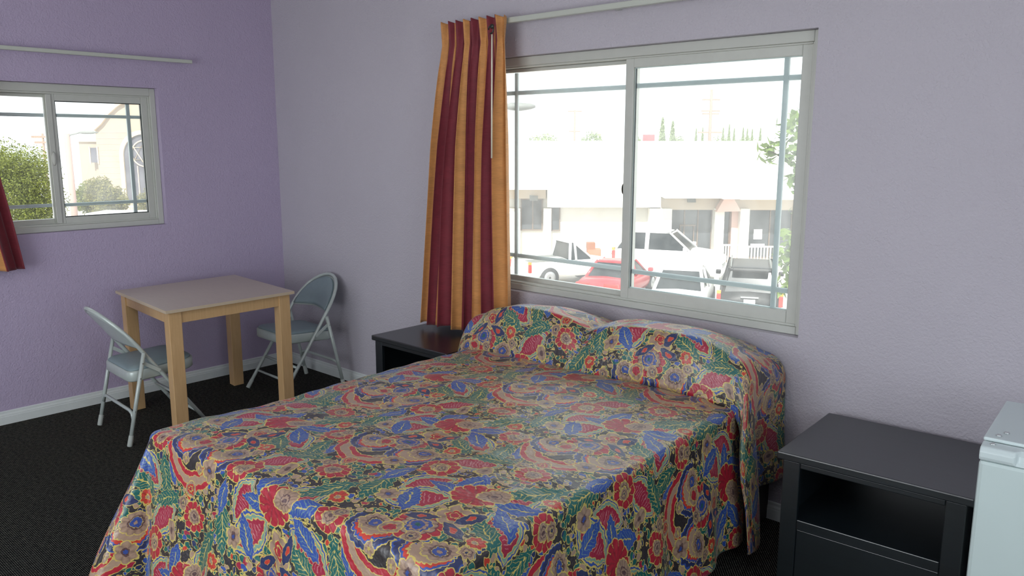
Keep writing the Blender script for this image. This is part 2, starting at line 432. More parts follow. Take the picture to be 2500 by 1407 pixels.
# ---- big sliding window in the back wall
def chips_vinyl():
    g = NG('vinyl frame with brown paint chips'); o = g.obj(); c = lin((200, 202, 194))
    mp = g.node('ShaderNodeMapping', {'Vector': o, 'Scale': (9, 9, 45)}).outputs[0]
    f = g.noise(2.4, 4, .75, mp, .4)
    m, _ = g.ramp(f, [(0, (0, 0, 0, 1)), (.715, (0, 0, 0, 1)), (.735, (1, 1, 1, 1))])
    f2 = g.noise(12, 2, .5, o)
    g.base(g.mix(m, g.mix(f2, tuple(x*.94 for x in c[:3])+(1,), c), lin((150, 104, 74))), .4)
    return g.m
M['vinyl_chipped'] = chips_vinyl()
def rect_frame(b, x0, x1, z0, z1, w, y0, y1, wt=None, wb=None):
    """frame in the xz plane, depth y0..y1"""
    wt = w if wt is None else wt; wb = w if wb is None else wb
    b.box(x0, x0+w, y0, y1, z0, z1); b.box(x1-w, x1, y0, y1, z0, z1)
    b.box(x0+w, x1-w, y0, y1, z1-wt, z1); b.box(x0+w, x1-w, y0, y1, z0, z0+wb)
w1 = empty('window_1', (0, 0, 0)); w1['kind'] = 'structure'
e = .001
x0, x1, z0, z1 = WB['x0']+e, WB['x1']-e, WB['z0']+e, WB['z1']-e
b = MB(); rect_frame(b, x0, x1, z0, z1, .030, .042, .155, .046, .034)
b.build('window_frame', M['vinyl_chipped'], w1, bevel=.003)
b = MB(); rect_frame(b, x0+.030, x1-.030, z0+.034, z1-.046, .010, .056, .15, .008, .010)
b.build('window_track', M['vinyl'], w1, bevel=.002)
xm = 3.10
# right sash (nearer), left sash (farther out)
b = MB(); rect_frame(b, xm, x1-.041, .902, 2.112, .046, .064, .092, .044, .062)
sr = b.build('sash', M['vinyl'], w1, bevel=.003)
b = MB(); rect_frame(b, xm+.046, x1-.087, .964, 2.068, .004, .0795, .091)
b.build('glazing_seal', M['muntin'], sr)
b = MB(); b.box(xm+.0505, xm+.0565, .080, .0815, .969, 2.063)
b.build('seal_strip', M['seal'], sr)
b = MB(); zt, zb, xv = 1.980, 1.050, 3.922
b.box(xm+.05, x1-.09, .082, .090, zt-.012, zt+.012); b.box(xm+.05, x1-.09, .082, .090, zb-.012, zb+.012); b.box(xv-.0125, xv+.0125, .080, .092, .966, 2.066)
b.build('muntins', M['muntin'], sr, bevel=.003)
MB().box(xm+.048, x1-.089, .0765, .0790, .966, 2.066).build('pane', M['glass_dusty'], sr)
b = MB(); rect_frame(b, x0+.041, xm+.040, .905, 2.110, .042, .104, .132, .018, .030)
sl = b.build('sash', M['vinyl'], w1, bevel=.003)
b = MB(); xv = 2.316
b.box(x0+.085, xm, .122, .130, zt-.012, zt+.012); b.box(x0+.085, xm, .122, .130, zb-.012, zb+.012); b.box(xv-.0125, xv+.0125, .120, .1315, .937, 2.09)
b.build('muntins', M['muntin'], sl, bevel=.003)
MB().box(x0+.083, xm-.001, .1085, .1110, .936, 2.091).build('pane', M['glass_dusty'], sl)
b = MB(); b.lathe([(.001, -.010), (.011, -.008), (.014, 0), (.011, .004)], (0, 0, 0), 14, 'y')
la = b.build('latch', M['hook'], sr, loc=(xm-.004, .078, 1.47)); la.scale = (.8, 1, 2.2)

# ---- small sliding window in the left wall (same construction, seen from the room at x = 0)
w2 = empty('window_2', (0, 0, 0)); w2['kind'] = 'structure'
def fr_yz(b, y0, y1, z0, z1, w, x0, x1, wt=None, wb=None):
    wt = w if wt is None else wt; wb = w if wb is None else wb
    b.box(x0, x1, y0, y0+w, z0, z1); b.box(x0, x1, y1-w, y1, z0, z1)
    b.box(x0, x1, y0+w, y1-w, z1-wt, z1); b.box(x0, x1, y0+w, y1-w, z0, z0+wb)
y0, y1, z0, z1 = WA['y0']+e, WA['y1']-e, WA['z0']+e, WA['z1']-e
b = MB(); fr_yz(b, y0, y1, z0, z1, .036, -.155, -.045, .050, .034)
b.build('window_frame', M['vinyl_chipped'], w2, bevel=.003)
b = MB(); fr_yz(b, y0+.036, y1-.036, z0+.034, z1-.050, .010, -.15, -.058)
b.build('window_track', M['vinyl'], w2, bevel=.002)
ym = -1.545
b = MB(); fr_yz(b, ym, y1-.046, 1.190, 1.998, .042, -.092, -.066, .044, .042)
b.box(-.066, -.058, ym-.012, ym+.020, 1.196, 1.992)
s1 = b.build('sash', M['vinyl'], w2, bevel=.003)
b = MB(); fr_yz(b, ym+.042, y1-.088, 1.232, 1.954, .005, -.090, -.076)
b.build('glazing_seal', M['seal'], s1)
b = MB(); yv = -1.058; zt2, zb2 = 1.866, 1.309
b.box(-.090, -.080, ym+.046, y1-.092, zt2-.011, zt2+.011); b.box(-.090, -.080, ym+.046, y1-.092, zb2-.011, zb2+.011); b.box(-.092, -.078, yv-.0125, yv+.0125, 1.236, 1.950)
b.build('muntins', M['muntin'], s1, bevel=.003)
MB().box(-.0785, -.0765, ym+.044, y1-.090, 1.234, 1.952).build('pane', M['glass_hazy'], s1)
b = MB(); fr_yz(b, y0+.046, ym+.030, 1.195, 1.994, .040, -.132, -.104, .020, .030)
s2 = b.build('sash', M['vinyl'], w2, bevel=.003)
b = MB(); yv = -2.03
b.box(-.122, -.114, y0+.088, ym-.012, zt2-.011, zt2+.011); b.box(-.122, -.114, y0+.088, ym-.012, zb2-.011, zb2+.011); b.box(-.124, -.112, yv-.0125, yv+.0125, 1.226, 1.974)
b.build('muntins', M['muntin'], s2, bevel=.003)
MB().box(-.1195, -.1165, y0+.087, ym-.011, 1.226, 1.973).build('pane', M['glass_clear'], s2)
b = MB(); b.lathe([(.001, .016), (.010, .014), (.014, .004), (.015, 0)], (0, 0, 0), 18, 'x')
la = b.build('latch', M['vinyl'], s1, loc=(-.058, ym+.004, 1.60)); la.scale = (1, .9, 2.9)

# unseen window at the right, and a door added to let daylight in
w3 = empty('window_3'); w3['kind'] = 'structure'
b = MB(); fr_yz(b, -3.899, -1.201, .751, 2.299, .05, RX+.04, RX+.12); b.box(RX+.04, RX+.12, -2.58, -2.52, .8, 2.25)
b.build('window_frame', M['vinyl'], w3)
d1 = empty('added_door_1'); d1['kind'] = 'structure'
b = MB(); rect_frame(b, 1.401, 4.599, .001, 2.349, .06, RY-.12, RY-.04); b.box(2.97, 3.03, RY-.12, RY-.04, .061, 2.289)
b.build('added_door_frame', M['vinyl'], d1)

# ------------------------------------------------------------------ curtain tracks
def track(name, p0, p1, label, flip):
    (x0, y0, z0), (x1, y1, z1) = p0, p1
    b = MB(); b.box(x0, x1, y0, y1, z0, z1)
    o = b.build(name, M['track'], bevel=.004)
    tag(o, label, 'curtain rail', 'curtain rails')
    return o
tb = track('curtain_rail', (2.02, -.095, 2.328), (4.9, -.062, 2.356), 'white metal curtain rail on the wall above the large window', 0)
for x in (2.2, 3.1, 4.0, 4.75): MB().box(x-.012, x+.012, -.0625, .0, 2.334, 2.350).build('bracket', M['track'], tb)
ta = track('curtain_rail', (.030, -3.4, 2.228), (.058, -.657, 2.252), 'white curtain rail on the lilac wall above the small window', 1)
for y in (-3.1, -2.0, -.80): MB().box(0, .0305, y-.012, y+.012, 2.234, 2.254).build('bracket', M['track'], ta)

# ------------------------------------------------------------------ curtains
def curtain_mesh(name, parent, N, xt, xb, ztop, zbot, place, folds, amp_b, seed, us=1.0, zp=.125, hemwave=.006, lean=0.0):
    """pinch pleated cloth; place(x, depth, z) gives the room point. x runs along the wall."""
    rnd = random.Random(seed)
    ph = [rnd.uniform(-.5, .5) for _ in range(8)]
    NX, NZ = N, 90
    b = MB(); bm = b.bm; uvl = bm.loops.layers.uv.new('UVMap'); V = []
    for j in range(NZ+1):
        w = (j/NZ)**1.15
        z = ztop+(zbot-ztop)*w
        zz = ztop-z
        row = []
        for i in range(NX+1):
            c = i/NX
            k = min(1, max(0, (zz-zp)/.9)); k = k*k*(3-2*k)
            x0 = xt[0]+(xb[0]-xt[0])*min(1, max(0, zz-zp)/(ztop-zbot-zp))**.8
            x1 = xt[1]+(xb[1]-xt[1])*min(1, max(0, zz-zp)/(ztop-zbot-zp))
            a = 2*PI*folds*c
            soft = .35*math.sin(2*PI*1.3*c+ph[0])+.25*math.sin(2*PI*2.1*c+ph[1]+zz*.9)
            xx = c+.20/folds*math.sin(2*a+.6*math.sin(zz*2+ph[2]))/(2*PI)*2.2*(1 if zz > zp else .6) + k*.018*math.sin(2*PI*2*c+ph[3]+zz*1.2)
            # depth of the folds: flattened top, tied at zp, swelling below
            if zz < zp:
                am = .020*(1-.8*(zz/zp)) + .005
            else:
                am = .008+(amp_b-.008)*(min(1, (zz-zp)/.55))**.7
            d = am*(math.sin(a+.5*soft*k)+.25*math.sin(2*a+ph[4]))+.012*k*math.sin(2*PI*1.5*c+ph[5]) + (.005*math.sin(3*a+1)*min(1, zz/.04+.4) if zz < zp else .005*math.sin(3*a+1)*max(0, 1-(zz-zp)/.12))
            z2 = z + (hemwave*math.sin(a*.5+ph[6]) if j == NZ else 0)+(.006*math.sin(a+ph[7]) if j == 0 else 0)
            row.append(bm.verts.new(place(x0+(x1-x0)*xx+lean*zz*0, d, z2)))
        V.append(row)
    for j in range(NZ):
        for i in range(NX):
            f = bm.faces.new((V[j][i], V[j][i+1], V[j+1][i+1], V[j+1][i])); f.smooth = True
            for lp, (ii, jj) in zip(f.loops, ((i, j), (i+1, j), (i+1, j+1), (i, j+1))): lp[uvl].uv = (min(.9995, ii/NX)*us, 1-jj/NZ)
    o = b.build(name, M['curtain'], parent, fix=False)
    s = o.modifiers.new('t', 'SOLIDIFY'); s.thickness = .0018; s.offset = 0
    return o
cb = empty('curtain', (2.2, -.13, .61))
tag(cb, 'maroon and orange striped pleated curtain beside the large window, behind the bed', 'curtain', 'striped curtains')
L = Vector((2.2, -.13, .61))
curtain_mesh('cloth', cb, 300, (1.985, 2.462), (1.765, 2.492), 2.362, .612, lambda x, d, z: Vector((x, -.135-d, z))-L, 8, .040, 3)
b = MB(); b.tube([(2.425, -.192, 2.262), (2.424, -.196, 1.62)], .0045, 8)
wd = b.build('wand', M['wand'], cb, loc=-L)
b = MB(); b.tube([(2.425+.018*math.cos(a), -.200, 2.285+.02*math.sin(a)) for a in [i*PI/5 for i in range(-3, 6)]], .004, 8)
b.lathe([(.001, -.006), (.012, -.004), (.012, .004), (.001, .006)], (2.438, -.205, 2.30), 12, 'y')
b.build('hook', M['hook'], cb, loc=-L)
ca = empty('curtain', (.09, -2.2, .95))
tag(ca, 'maroon and orange striped curtain hanging at the small window, reaching only below its sill', 'curtain', 'striped curtains')
L = Vector((.09, -2.2, .95))
curtain_mesh('cloth', ca, 200, (-2.95, -1.99), (-2.75, -1.828), 2.262, .955, lambda x, d, z: Vector((.088+d, x+.055*max(0, (z-.95))*0, z))-L, 8, .042, 11, us=1.62)

# ------------------------------------------------------------------ table
tbl = empty('table', (.66, -.98, 0))
tag(tbl, 'small light wood table with beige laminate top, between the two folding chairs', 'table')
def rel(o, c): return o
cx, cy = .66, -.98
b = MB(); pts = [(.240, -1.358), (1.092, -1.428), (1.080, -.600), (.213, -.530)]
b.prism([(x-cx, y-cy, .762) for x, y in pts], (0, 0, .016))
b.build('tabletop', M['laminate'], tbl, bevel=.001)
b = MB()
for i in range(4):
    (xa, ya), (xb_, yb_) = pts[i], pts[(i+1) % 4]
    d = Vector((xb_-xa, yb_-ya, 0)).normalized(); n = Vector((d.y, -d.x, 0))*.0015
    b.prism([(xa-cx, ya-cy, .7605), (xb_-cx, yb_-cy, .7605), (xb_-cx+n.x, yb_-cy+n.y, .7605), (xa-cx+n.x, ya-cy+n.y, .7605)], (0, 0, .017))
b.build('edge_band', M['edge'], tbl)
# legs: at the inner corners
def inset(i, u, v):
    """point inset u along edge i -> i+1 and v along edge i -> i-1"""
    p = Vector(pts[i]+(0,)); a = (Vector(pts[(i+1) % 4]+(0,))-p).normalized(); c = (Vector(pts[i-1]+(0,))-p).normalized()
    return p+a*u+c*v
lw = .076
for i in range(4):
    b = MB(); q = [inset(i, .022, .022), inset(i, .022+lw, .022), inset(i, .022+lw, .022+lw), inset(i, .022, .022+lw)]
    b.prism([(p.x-cx, p.y-cy, .001) for p in q], (0, 0, .7595))
    b.build('leg', M['maple'], tbl, bevel=.003)
for i in range(4):
    j = (i+1) % 4
    a0 = inset(i, .022+lw, .030); a1 = inset(i, .022+lw, .052); c0 = inset(j, .030, .022+lw); c1 = inset(j, .052, .022+lw)
    b = MB(); b.prism([(p.x-cx, p.y-cy, .690) for p in (a0, a1, c1, c0)], (0, 0, .0705))
    b.build('apron', M['maple'], tbl, bevel=.001)

# ------------------------------------------------------------------ folding chairs
def make_chair():
    r = empty('folding_chair')
    def P(x, z, off=0.0): return Vector((x, .24-.692*z+off, z))
    W = .222; R = .0115
    side = [(W, .012), (W, .14), (W, .30), (W, .45), (W, .54)]
    top = []
    for i in range(0, 15):
        a = PI*i/14
        top.append((W*math.cos(a)**1 if True else 0, .56+.215*math.sin(a)**.92))
    path = [P(x, z) for x, z in side]+[P(x, z, -.030*(1-(x/W)**2)) for x, z in top]+[P(-x, z) for x, z in side[::-1]]
    MB().tube(path, R, 12).build('front_leg_frame', M['metal'], r)
    b = MB()
    b.tube([P(W-.004, .205, -.004), P(-W+.004, .205, -.004)], .0095, 10)
    b.tube([P(W-.004, .115, -.004), P(-W+.004, .115, -.004)], .0085, 10)
    b.build('front_crossbar', M['metal'], r)
    for s in (-1, 1):
        b = MB(); b.tube([(s*.247, -.245, .01), (s*.247, -.185, .28), (s*.246, -.128, .53)], .0115, 12)
        lg = b.build('rear_leg', M['metal'], r)
        for z, y in ((.47, -.142), (.385, -.161), (.20, -.203)): MB().box(s*.247+s*.0105, s*.247+s*.0135, y-.004, y+.004, z-.004, z+.004).build('rivet', M['rivet'], lg, bevel=.001)
        def cap(p, q, par):
            d = (q-p).normalized(); MB().tube([p+d*.001, p+d*.006, p+d*.062, p+d*.066], [.0138, .0148, .0135, .012], 14).build('foot_cap', M['rubber'], par)
        cap(Vector((s*.247, -.2470, .001)), Vector((s*.247, -.185, .28)), lg)
        cap(P(s*W, .002), P(s*W, .14), r)
        b = MB(); q0 = Vector((s*.237, -.140, .472)); q1 = P(s*(W+.014), .405)
        dz = Vector((0, .004, .010))
        b.prism([q0+dz, q0-dz, q1-dz, q1+dz], (s*.003, 0, 0))
        b.build('brace', M['metal'], r, bevel=.001)
    b = MB(); b.tube([(.243, -.214, .15), (.225, -.212, .185), (.19, -.212, .195), (-.19, -.212, .195), (-.225, -.212, .185), (-.243, -.214, .15)], .0095, 10)
    b.build('rear_crossbar', M['metal'], r)
    # seat pan: rounded trapezoid, deeper rim, cushion on it
    def outline(k=1.0, n=7):
        cor = [(.205, -.205, .05), (.200, .188, .075), (-.200, .188, .075), (-.205, -.205, .05)]; out = []
        base = [270, 0, 90, 180]
        for (x, y, rad), a0 in zip(cor, base):
            ccx, ccy = x-math.copysign(rad, x), y-math.copysign(rad, y)
            for i in range(n): 
                a = math.radians(a0+90*i/(n-1)); out.append(((ccx+rad*math.cos(a))*k, (ccy+.02+rad*math.sin(a))*k-.02))
        return out
    tilt = lambda x, y, z: (x, y, z+.022*(y+.2)/.37)
    o1, o2, o3 = outline(1.0), outline(.985), outline(.93)
    MB().loft([[tilt(x, y, .354) for x, y in outline(.97)], [tilt(x, y, .361) for x, y in o1], [tilt(x, y, .408) for x, y in o1], [tilt(x, y, .415) for x, y in o2], [tilt(x, y, .416) for x, y in o3]]).build('seat_pan', M['metal'], r)
    MB().loft([[tilt(x, y, .4165) for x, y in outline(.955)], [tilt(x, y, .424) for x, y in outline(.95)], [tilt(x, y, .432) for x, y in outline(.90)], [tilt(x, y, .438) for x, y in outline(.72)], [tilt(x, y, .440) for x, y in outline(.4)], [tilt(x, y, .4405) for x, y in outline(.05)]]).build('seat', M['vinyl_seat'], r)
    # backrest
    def panel(th0, th1, shrink, zlow, name, mat):
        b = MB(); NU, NV = 20, 12
        def pt(u, v, off):
            zl = zlow+.028*(1-u*u)*0-.0*u
            zt = .56+(.215-shrink)*math.sqrt(max(0, 1-(u*.985)**2))
            z0_ = zl + .012*(1-abs(u))
            z0_ = min(z0_, zt-.002)
            z = z0_+(zt-z0_)*v
            x = u*(W-shrink)
            bow = -.030*(1-u*u)
            p = P(x, z); return Vector((p.x, p.y+bow+off, p.z+off*.5))
        f = [[b.bm.verts.new(pt(-1+2*i/NU, j/NV, th0+.010*math.sin(PI*(j/NV))*math.sin(PI*i/NU)*(1 if th0 > 0 else 0))) for i in range(NU+1)] for j in range(NV+1)]
        k = [[b.bm.verts.new(pt(-1+2*i/NU, j/NV, th1)) for i in range(NU+1)] for j in range(NV+1)]
        for G_, fl in ((f, 0), (k, 1)):
            for j in range(NV):
                for i in range(NU):
                    q = [G_[j][i], G_[j][i+1], G_[j+1][i+1], G_[j+1][i]]
                    b.bm.faces.new(q[::-1] if fl else q).smooth = True
        rim_f = [f[0][i] for i in range(NU+1)]+[f[j][NU] for j in range(1, NV+1)]+[f[NV][i] for i in range(NU-1, -1, -1)]+[f[j][0] for j in range(NV-1, 0, -1)]
        rim_k = [k[0][i] for i in range(NU+1)]+[k[j][NU] for j in range(1, NV+1)]+[k[NV][i] for i in range(NU-1, -1, -1)]+[k[j][0] for j in range(NV-1, 0, -1)]
        n = len(rim_f)
        for i in range(n): b.bm.faces.new((rim_f[i], rim_k[i], rim_k[(i+1) % n], rim_f[(i+1) % n]))
        return b.build(name, mat, r)
    panel(-.002, -.008, .012, .555, 'back_panel', M['metal'])
    panel(.010, -.001, .020, .562, 'backrest', M['vinyl_seat'])
    return r
ch = make_chair()
ch.location = (.71, -1.365, 0); ch.rotation_euler = (0, 0, math.radians(-3))
tag(ch, 'grey metal folding chair seen from behind, its padded seat pushed under the table', 'chair', 'folding chairs at the table')
c2 = copy_tree(ch); c2.location = (.655, -.365, 0); c2.rotation_euler = (0, 0, PI+math.radians(-2))
tag(c2, 'grey metal folding chair with padded back, standing against the back wall by the corner', 'chair', 'folding chairs at the table')

# ------------------------------------------------------------------ bed and bedspread
BA = math.radians(2.0)                     # the bed stands slightly askew
bed = empty('bed', (3.235, -.03, 0), BA)
tag(bed, 'queen bed on a dark wooden platform base with its head under the large window', 'bed')
HB = .775
MB().box(-.75, .762, -2.06, 0, .001, .20).build('base', M['bedbase'], bed, bevel=.004)
MB().box(-.755, .765, -2.055, -.005, .205, .40).build('box_spring', M['mattress'], bed, bevel=.02)
MB().box(-.755, .765, -2.055, -.005, .405, .625).build('mattress', M['mattress'], bed, bevel=.05)
sp = empty('bedspread', (3.235, -.03, 0), BA)
tag(sp, 'multicoloured floral bedspread with red and blue flowers on black, draped over the bed', 'bedspread')
def smooth(a, b_, x):
    t = min(1, max(0, (x-a)/(b_-a))); return t*t*(3-2*t)
def vn(x, y, s=0):
    return (math.sin(x*3.1+s)+math.sin(y*4.3+s*2+x*1.7)+math.sin((x+y)*6.1+s*.7)*.5)/2.5
UV0 = (.553, -1.375)                        # places the print's repeat on the cloth
def drape(cs, ct, a0, a1, L0, L1, ztop, flare, wav, R=.055, floor_z=.014, left=True):
    """cloth point (cs across, ct down the bed, 0 at the head) -> bed-local xyz"""
    px = min(max(cs, a0), a1); pt = min(max(ct, L0), L1)
    dx, dt = cs-px, ct-pt; d = math.hypot(dx, dt)
    z = ztop(px, pt)
    if d < 1e-9: return Vector((px, -pt, z))
    nx, nt = dx/d, dt/d
    Ra = R*PI/2
    if d < Ra:
        th = d/R; off = R*math.sin(th); drop = R*(1-math.cos(th))
    else:
        corner = 4*abs(nx*nt)**1.0 if (abs(nx) > .01 and abs(nt) > .01) else 0
        corner = min(1, corner)
        fl = flare+.26*corner
        q = d-Ra
        per = pt*1.0+px*1.0+(math.atan2(nt, abs(nx))*.25)
        rip = wav*smooth(0, .5, q)*(1.3+math.sin(per*17+nx)+.6*math.sin(per*31+1.3)+.4*math.sin(per*9+.5))
        off = R+q*fl+rip
        drop = R+q*math.sqrt(1-fl*fl)
    x = px+nx*off; t = pt+nt*off; zz = z-drop
    if zz < floor_z:
        ex = floor_z-zz; zz = floor_z+.004*(1+math.sin(ex*60)); x += nx*ex*.5; t += nt*ex*.5
    return Vector((x, -t, zz))
def cloth(name, S0, S1, T0, T1, nS, nT, fn, parent, thick=.006, uvoff=(0, 0), arc=None):
    tl = [T0+(T1-T0)*j/nT for j in range(nT+1)]
    if arc:                                     # the print follows the length of the cloth over the pillow
        acc = [0.0]
        for j in range(nT): acc.append(acc[-1]+sum((fn(x_, tl[j+1])-fn(x_, tl[j])).length for x_ in arc)/len(arc))
        vt = [T0+a for a in acc]
    else: vt = tl
    b = MB(); bm = b.bm; uvl = bm.loops.layers.uv.new('UVMap')
    G_ = []; U_ = []
    for j in range(nT+1):
        t = T0+(T1-T0)*j/nT; row = []; ur = []
        for i in range(nS+1):
            s = S0+(S1-S0)*i/nS
            row.append(bm.verts.new(fn(s, t))); ur.append((s-UV0[0]+uvoff[0]+4.9, -vt[j]-UV0[1]+uvoff[1]+8.2))
        G_.append(row); U_.append(ur)
    for j in range(nT):
        for i in range(nS):
            f = bm.faces.new((G_[j][i], G_[j+1][i], G_[j+1][i+1], G_[j][i+1])); f.smooth = True
            for lp, (jj, ii) in zip(f.loops, ((j, i), (j+1, i), (j+1, i+1), (j, i+1))): lp[uvl].uv = U_[jj][ii]
    o = b.build(name, M['batik'], parent, fix=False)
    m = o.modifiers.new('t', 'SOLIDIFY'); m.thickness = thick; m.offset = -1
    return o
def top_main(x, t):
    e_ = .010*vn(x*1.3, t*1.6, 1.0)+.0035*math.sin((x*.8+t)*24)*math.sin((x-t*.7)*21)
    return .650+e_+.012*smooth(1.4, 2.0, t)-.012*smooth(.62, .72, abs(x))-.004*smooth(1.95, 2.09, t)
def main_pt(s, t):
    return drape(s, t, -.73, .745, -.5, 2.095, top_main, .050+.05*smooth(.2, 1.9, t)*(1 if s > 0 else 1.3), .013, R=.030)
cloth('main_panel', -.74-.64, .745+.59, .395, 2.10+.61, 230, 190, main_pt, sp)
# section of the spread pulled over the pillows
def ridge(x):
    """height of the pillows under the cloth along the bed's width"""
    def hump(c, w, h): 
        q = abs(x-c)/w
        return h*max(0, 1-q**2.5)**.7 if q < 1 else 0
    return max(hump(-.35, .46, .208), hump(.335, .50, .216), .14*smooth(.86, .5, abs(x)))
def pil(x, t):
    wob = .010*vn(x*3, t*4, 2.2)
    lo = smooth(.462+.015*math.sin(x*4), .335, t)**.62
    fall = 1-.28*smooth(.22, 0, t)
    return .628+.030*smooth(.462, .44, t)+(ridge(x)+wob)*lo*fall + .02*smooth(.44, .36, t)+.006*math.sin(x*38)*smooth(.46, .40, t)*smooth(.3, .4, t)
def pillow_pt(s, t):
    out = .055+.03*smooth(.1, .44, t)
    if s > .70:            # the hem stays level: the side drop takes the length it needs
        hem = .075+.15*smooth(.34, .24, t)
        s = .70+(s-.70)/.655*(pil(.70, t)-hem+.065)
    p = drape(s, t, -.70, .70, -.5, 3, pil, out, .010, R=.11 if s > 0 else .10)
    if t > .40:   # front edge tucks back under
        k = (t-.40)/.07
        p.y = -( .40+.030*math.sin(min(1, k)*PI*.5)) if k < 1 else p.y
    wl = smooth(.62, .72, -s); p.y = p.y-wl*max(0, .205+p.y)       # the far pillow end stays clear of the curtain
    d = abs(s)-.70
    if d > 0:
        p.x += math.copysign(.035*smooth(.05, .5, d)*smooth(.28, .40, t), s)
        p.x -= math.copysign(.055*smooth(.15, .5, d)*smooth(.34, .24, t)*smooth(-.05, .16, t), s)
        p.y += -(.09 if s > 0 else .03)*smooth(0, .35, d)*smooth(.2, .46, t)
    return p
cloth('pillow_cover', -.70-.52, .70+.655, .012, .462, 260, 70, pillow_pt, sp, uvoff=(.21, .17), arc=(-.5, -.3, .3, .5))

# ------------------------------------------------------------------ nightstands
def make_stand():
    r = empty('nightstand'); W, D, H = .64, .55, .58
    # local: x 0..W, y front = -D .. back = 0
    b = MB(); b.box(-.004, W+.004, -D-.012, 0, H-.030, H)
    b.build('top', M['black'], r, bevel=.005)
    for x in (.022, W-.044):
        MB().box(x, x+.022, -D+.022, -.004, .001, H-.0305).build('side_panel', M['black'], r)
    MB().box(.044, W-.044, -.012, -.004, .03, H-.0305).build('back_panel', M['black'], r)
    MB().box(.0445, W-.0445, -D+.022, -.0125, .305, .325).build('shelf', M['black'], r)
    b = MB()
    b.box(.018, .080, -D, -D+.021, .001, H-.0305); b.box(W-.080, W-.018, -D, -D+.021, .001, H-.0305)
    b.box(.0805, W-.0805, -D, -D+.021, .288, .328); b.box(.0805, W-.0805, -D, -D+.021, H-.052, H-.0305); b.box(.0805, W-.0805, -D, -D+.021, .012, .05)
    b.build('face_frame', M['black'], r, bevel=.003)
    MB().box(.081, W-.081, -D+.006, -D+.018, .051, .287).build('lower_panel', M['black'], r, bevel=.002)
    return r
ns = make_stand(); ns.location = (4.262, -.052, 0); ns.rotation_euler = (0, 0, math.radians(2.6))
tag(ns, 'black wooden nightstand with an open shelf between the bed and the white refrigerator', 'nightstand', 'black nightstands')
n2 = copy_tree(ns); n2.location = (1.726, -.004, 0); n2.rotation_euler = (0, 0, math.radians(0)); n2.scale = (1, .88, 1)
tag(n2, 'black wooden nightstand under the hanging curtain, its top corner showing behind the bed', 'nightstand', 'black nightstands')

# ------------------------------------------------------------------ mini fridge
fr = empty('mini_fridge', (4.925, -.225, 0), math.radians(3.5))
tag(fr, 'small white refrigerator standing against the wall beside the black nightstand', 'refrigerator')
FW, FD, FH = .47, .50, .815
MB().box(0, FW, -FD+.055, 0, .012, FH-.003).build('cabinet', M['fridge'], fr, bevel=.010)
MB().box(-.001, FW+.001, -FD+.052, .001, FH-.004, FH+.008).build('lid', M['fridge_cap'], fr, bevel=.004)
MB().box(.0, FW, -FD-.004, -FD+.050, .05, FH-.048).build('door', M['fridge'], fr, bevel=.012)
b = MB(); b.loft([[(x, y, z) for y, z in ((-FD+.050, FH-.047), (-FD+.050, FH-.002), (-FD+.002-s, FH-.006), (-FD-.010-s, FH-.018), (-FD-.010+u, FH-.036), (-FD-.006, FH-.047))] for x, s, u in ((0, 0, 0), (.09, 0, 0), (.10, -.016, .012), (.14, -.022, .018), (.34, -.022, .018), (.40, 0, 0), (FW, 0, 0))], smooth=False)
b.build('handle_cap', M['fridge_cap'], fr, bevel=.004)
for x, y in ((.035, -FD+.085), (.05, -FD+.125), (.028, -FD+.03)):
    zc = FH+.008 if y > -FD+.052 else FH-.0045
    MB().lathe([(.0085, 0), (.0085, .003), (.0055, .0055), (.0005, .006)], (x, y, zc), 16).build('hinge_pin', M['chrome'], fr)
for x in (.04, FW-.04):
    for y in (-FD+.10, -.05): MB().lathe([(.016, .001), (.016, .0125)], (x, y, 0), 12).build('foot', M['seal'], fr)

# ------------------------------------------------------------------ outdoors
G0 = -3.6
FX, FY, RXx, RYy = -.67355, .73914, .73914, .67355
def S(l, d, z=G0): return (5.456+l*RXx+d*FX, -3.359+l*RYy+d*FY, z)
SITE = math.atan2(RYy, RXx)               # local x = along the street, local y = away from the motel
M['asphalt'] = plain('pale grey asphalt', (190, 186, 180), .9, vary=.1, scale=.6)  # even pale grey, varied slightly at random
M['stucco_white'] = plain('white stucco', (236, 232, 222), .8, vary=.04, scale=2)
M['stucco_beige'] = plain('beige stucco', (205, 190, 172), .8, vary=.05, scale=2)
M['stucco_pink'] = plain('pink stucco', (226, 190, 176), .8, vary=.05, scale=2)
M['shopglass'] = plain('dark shop glass', (70, 74, 78), .12, 0, .8, vary=.5, scale=1.5)
M['frame_brown'] = plain('brown shopfront frame', (120, 104, 92), .5)
M['white_paint'] = plain('white paint', (235, 230, 220), .5, vary=.03)
M['paper'] = plain('white paper', (245, 245, 245), .7, vary=.02)
M['terracotta'] = plain('terracotta', (190, 120, 90), .8)
M['crate'] = plain('brown crates', (150, 96, 66), .8, vary=.2)
M['lampgrey'] = plain('grey lamp housing', (120, 122, 118), .6)
M['pole'] = plain('weathered pole', (150, 132, 120), .9, vary=.2)
M['concrete'] = plain('pinkish concrete pole', (172, 142, 132), .8, vary=.06)
M['church'] = plain('beige church siding', (166, 148, 130), .8, vary=.05)
M['church_trim'] = plain('cream trim', (206, 184, 158), .7)
M['church_roof'] = plain('grey shingle roof', (104, 100, 104), .9, vary=.1, scale=1)
M['church_dark'] = plain('dark arched window', (84, 82, 92), .4, vary=.3, scale=2)
M['red_sign'] = plain('red billboard', (224, 96, 100), .6)
M['tyre'] = plain('tyre rubber', (40, 40, 42), .8)
M['hub'] = plain('alloy wheel', (170, 172, 172), .4, .5)
M['carglass'] = plain('car glass', (22, 30, 34), .15, 0, .25, vary=.2, scale=2)
M['car_white'] = plain('white car paint', (236, 236, 232), .25, vary=.02)
M['car_red'] = plain('red car paint', (166, 36, 44), .22, 0, .6, vary=.05)
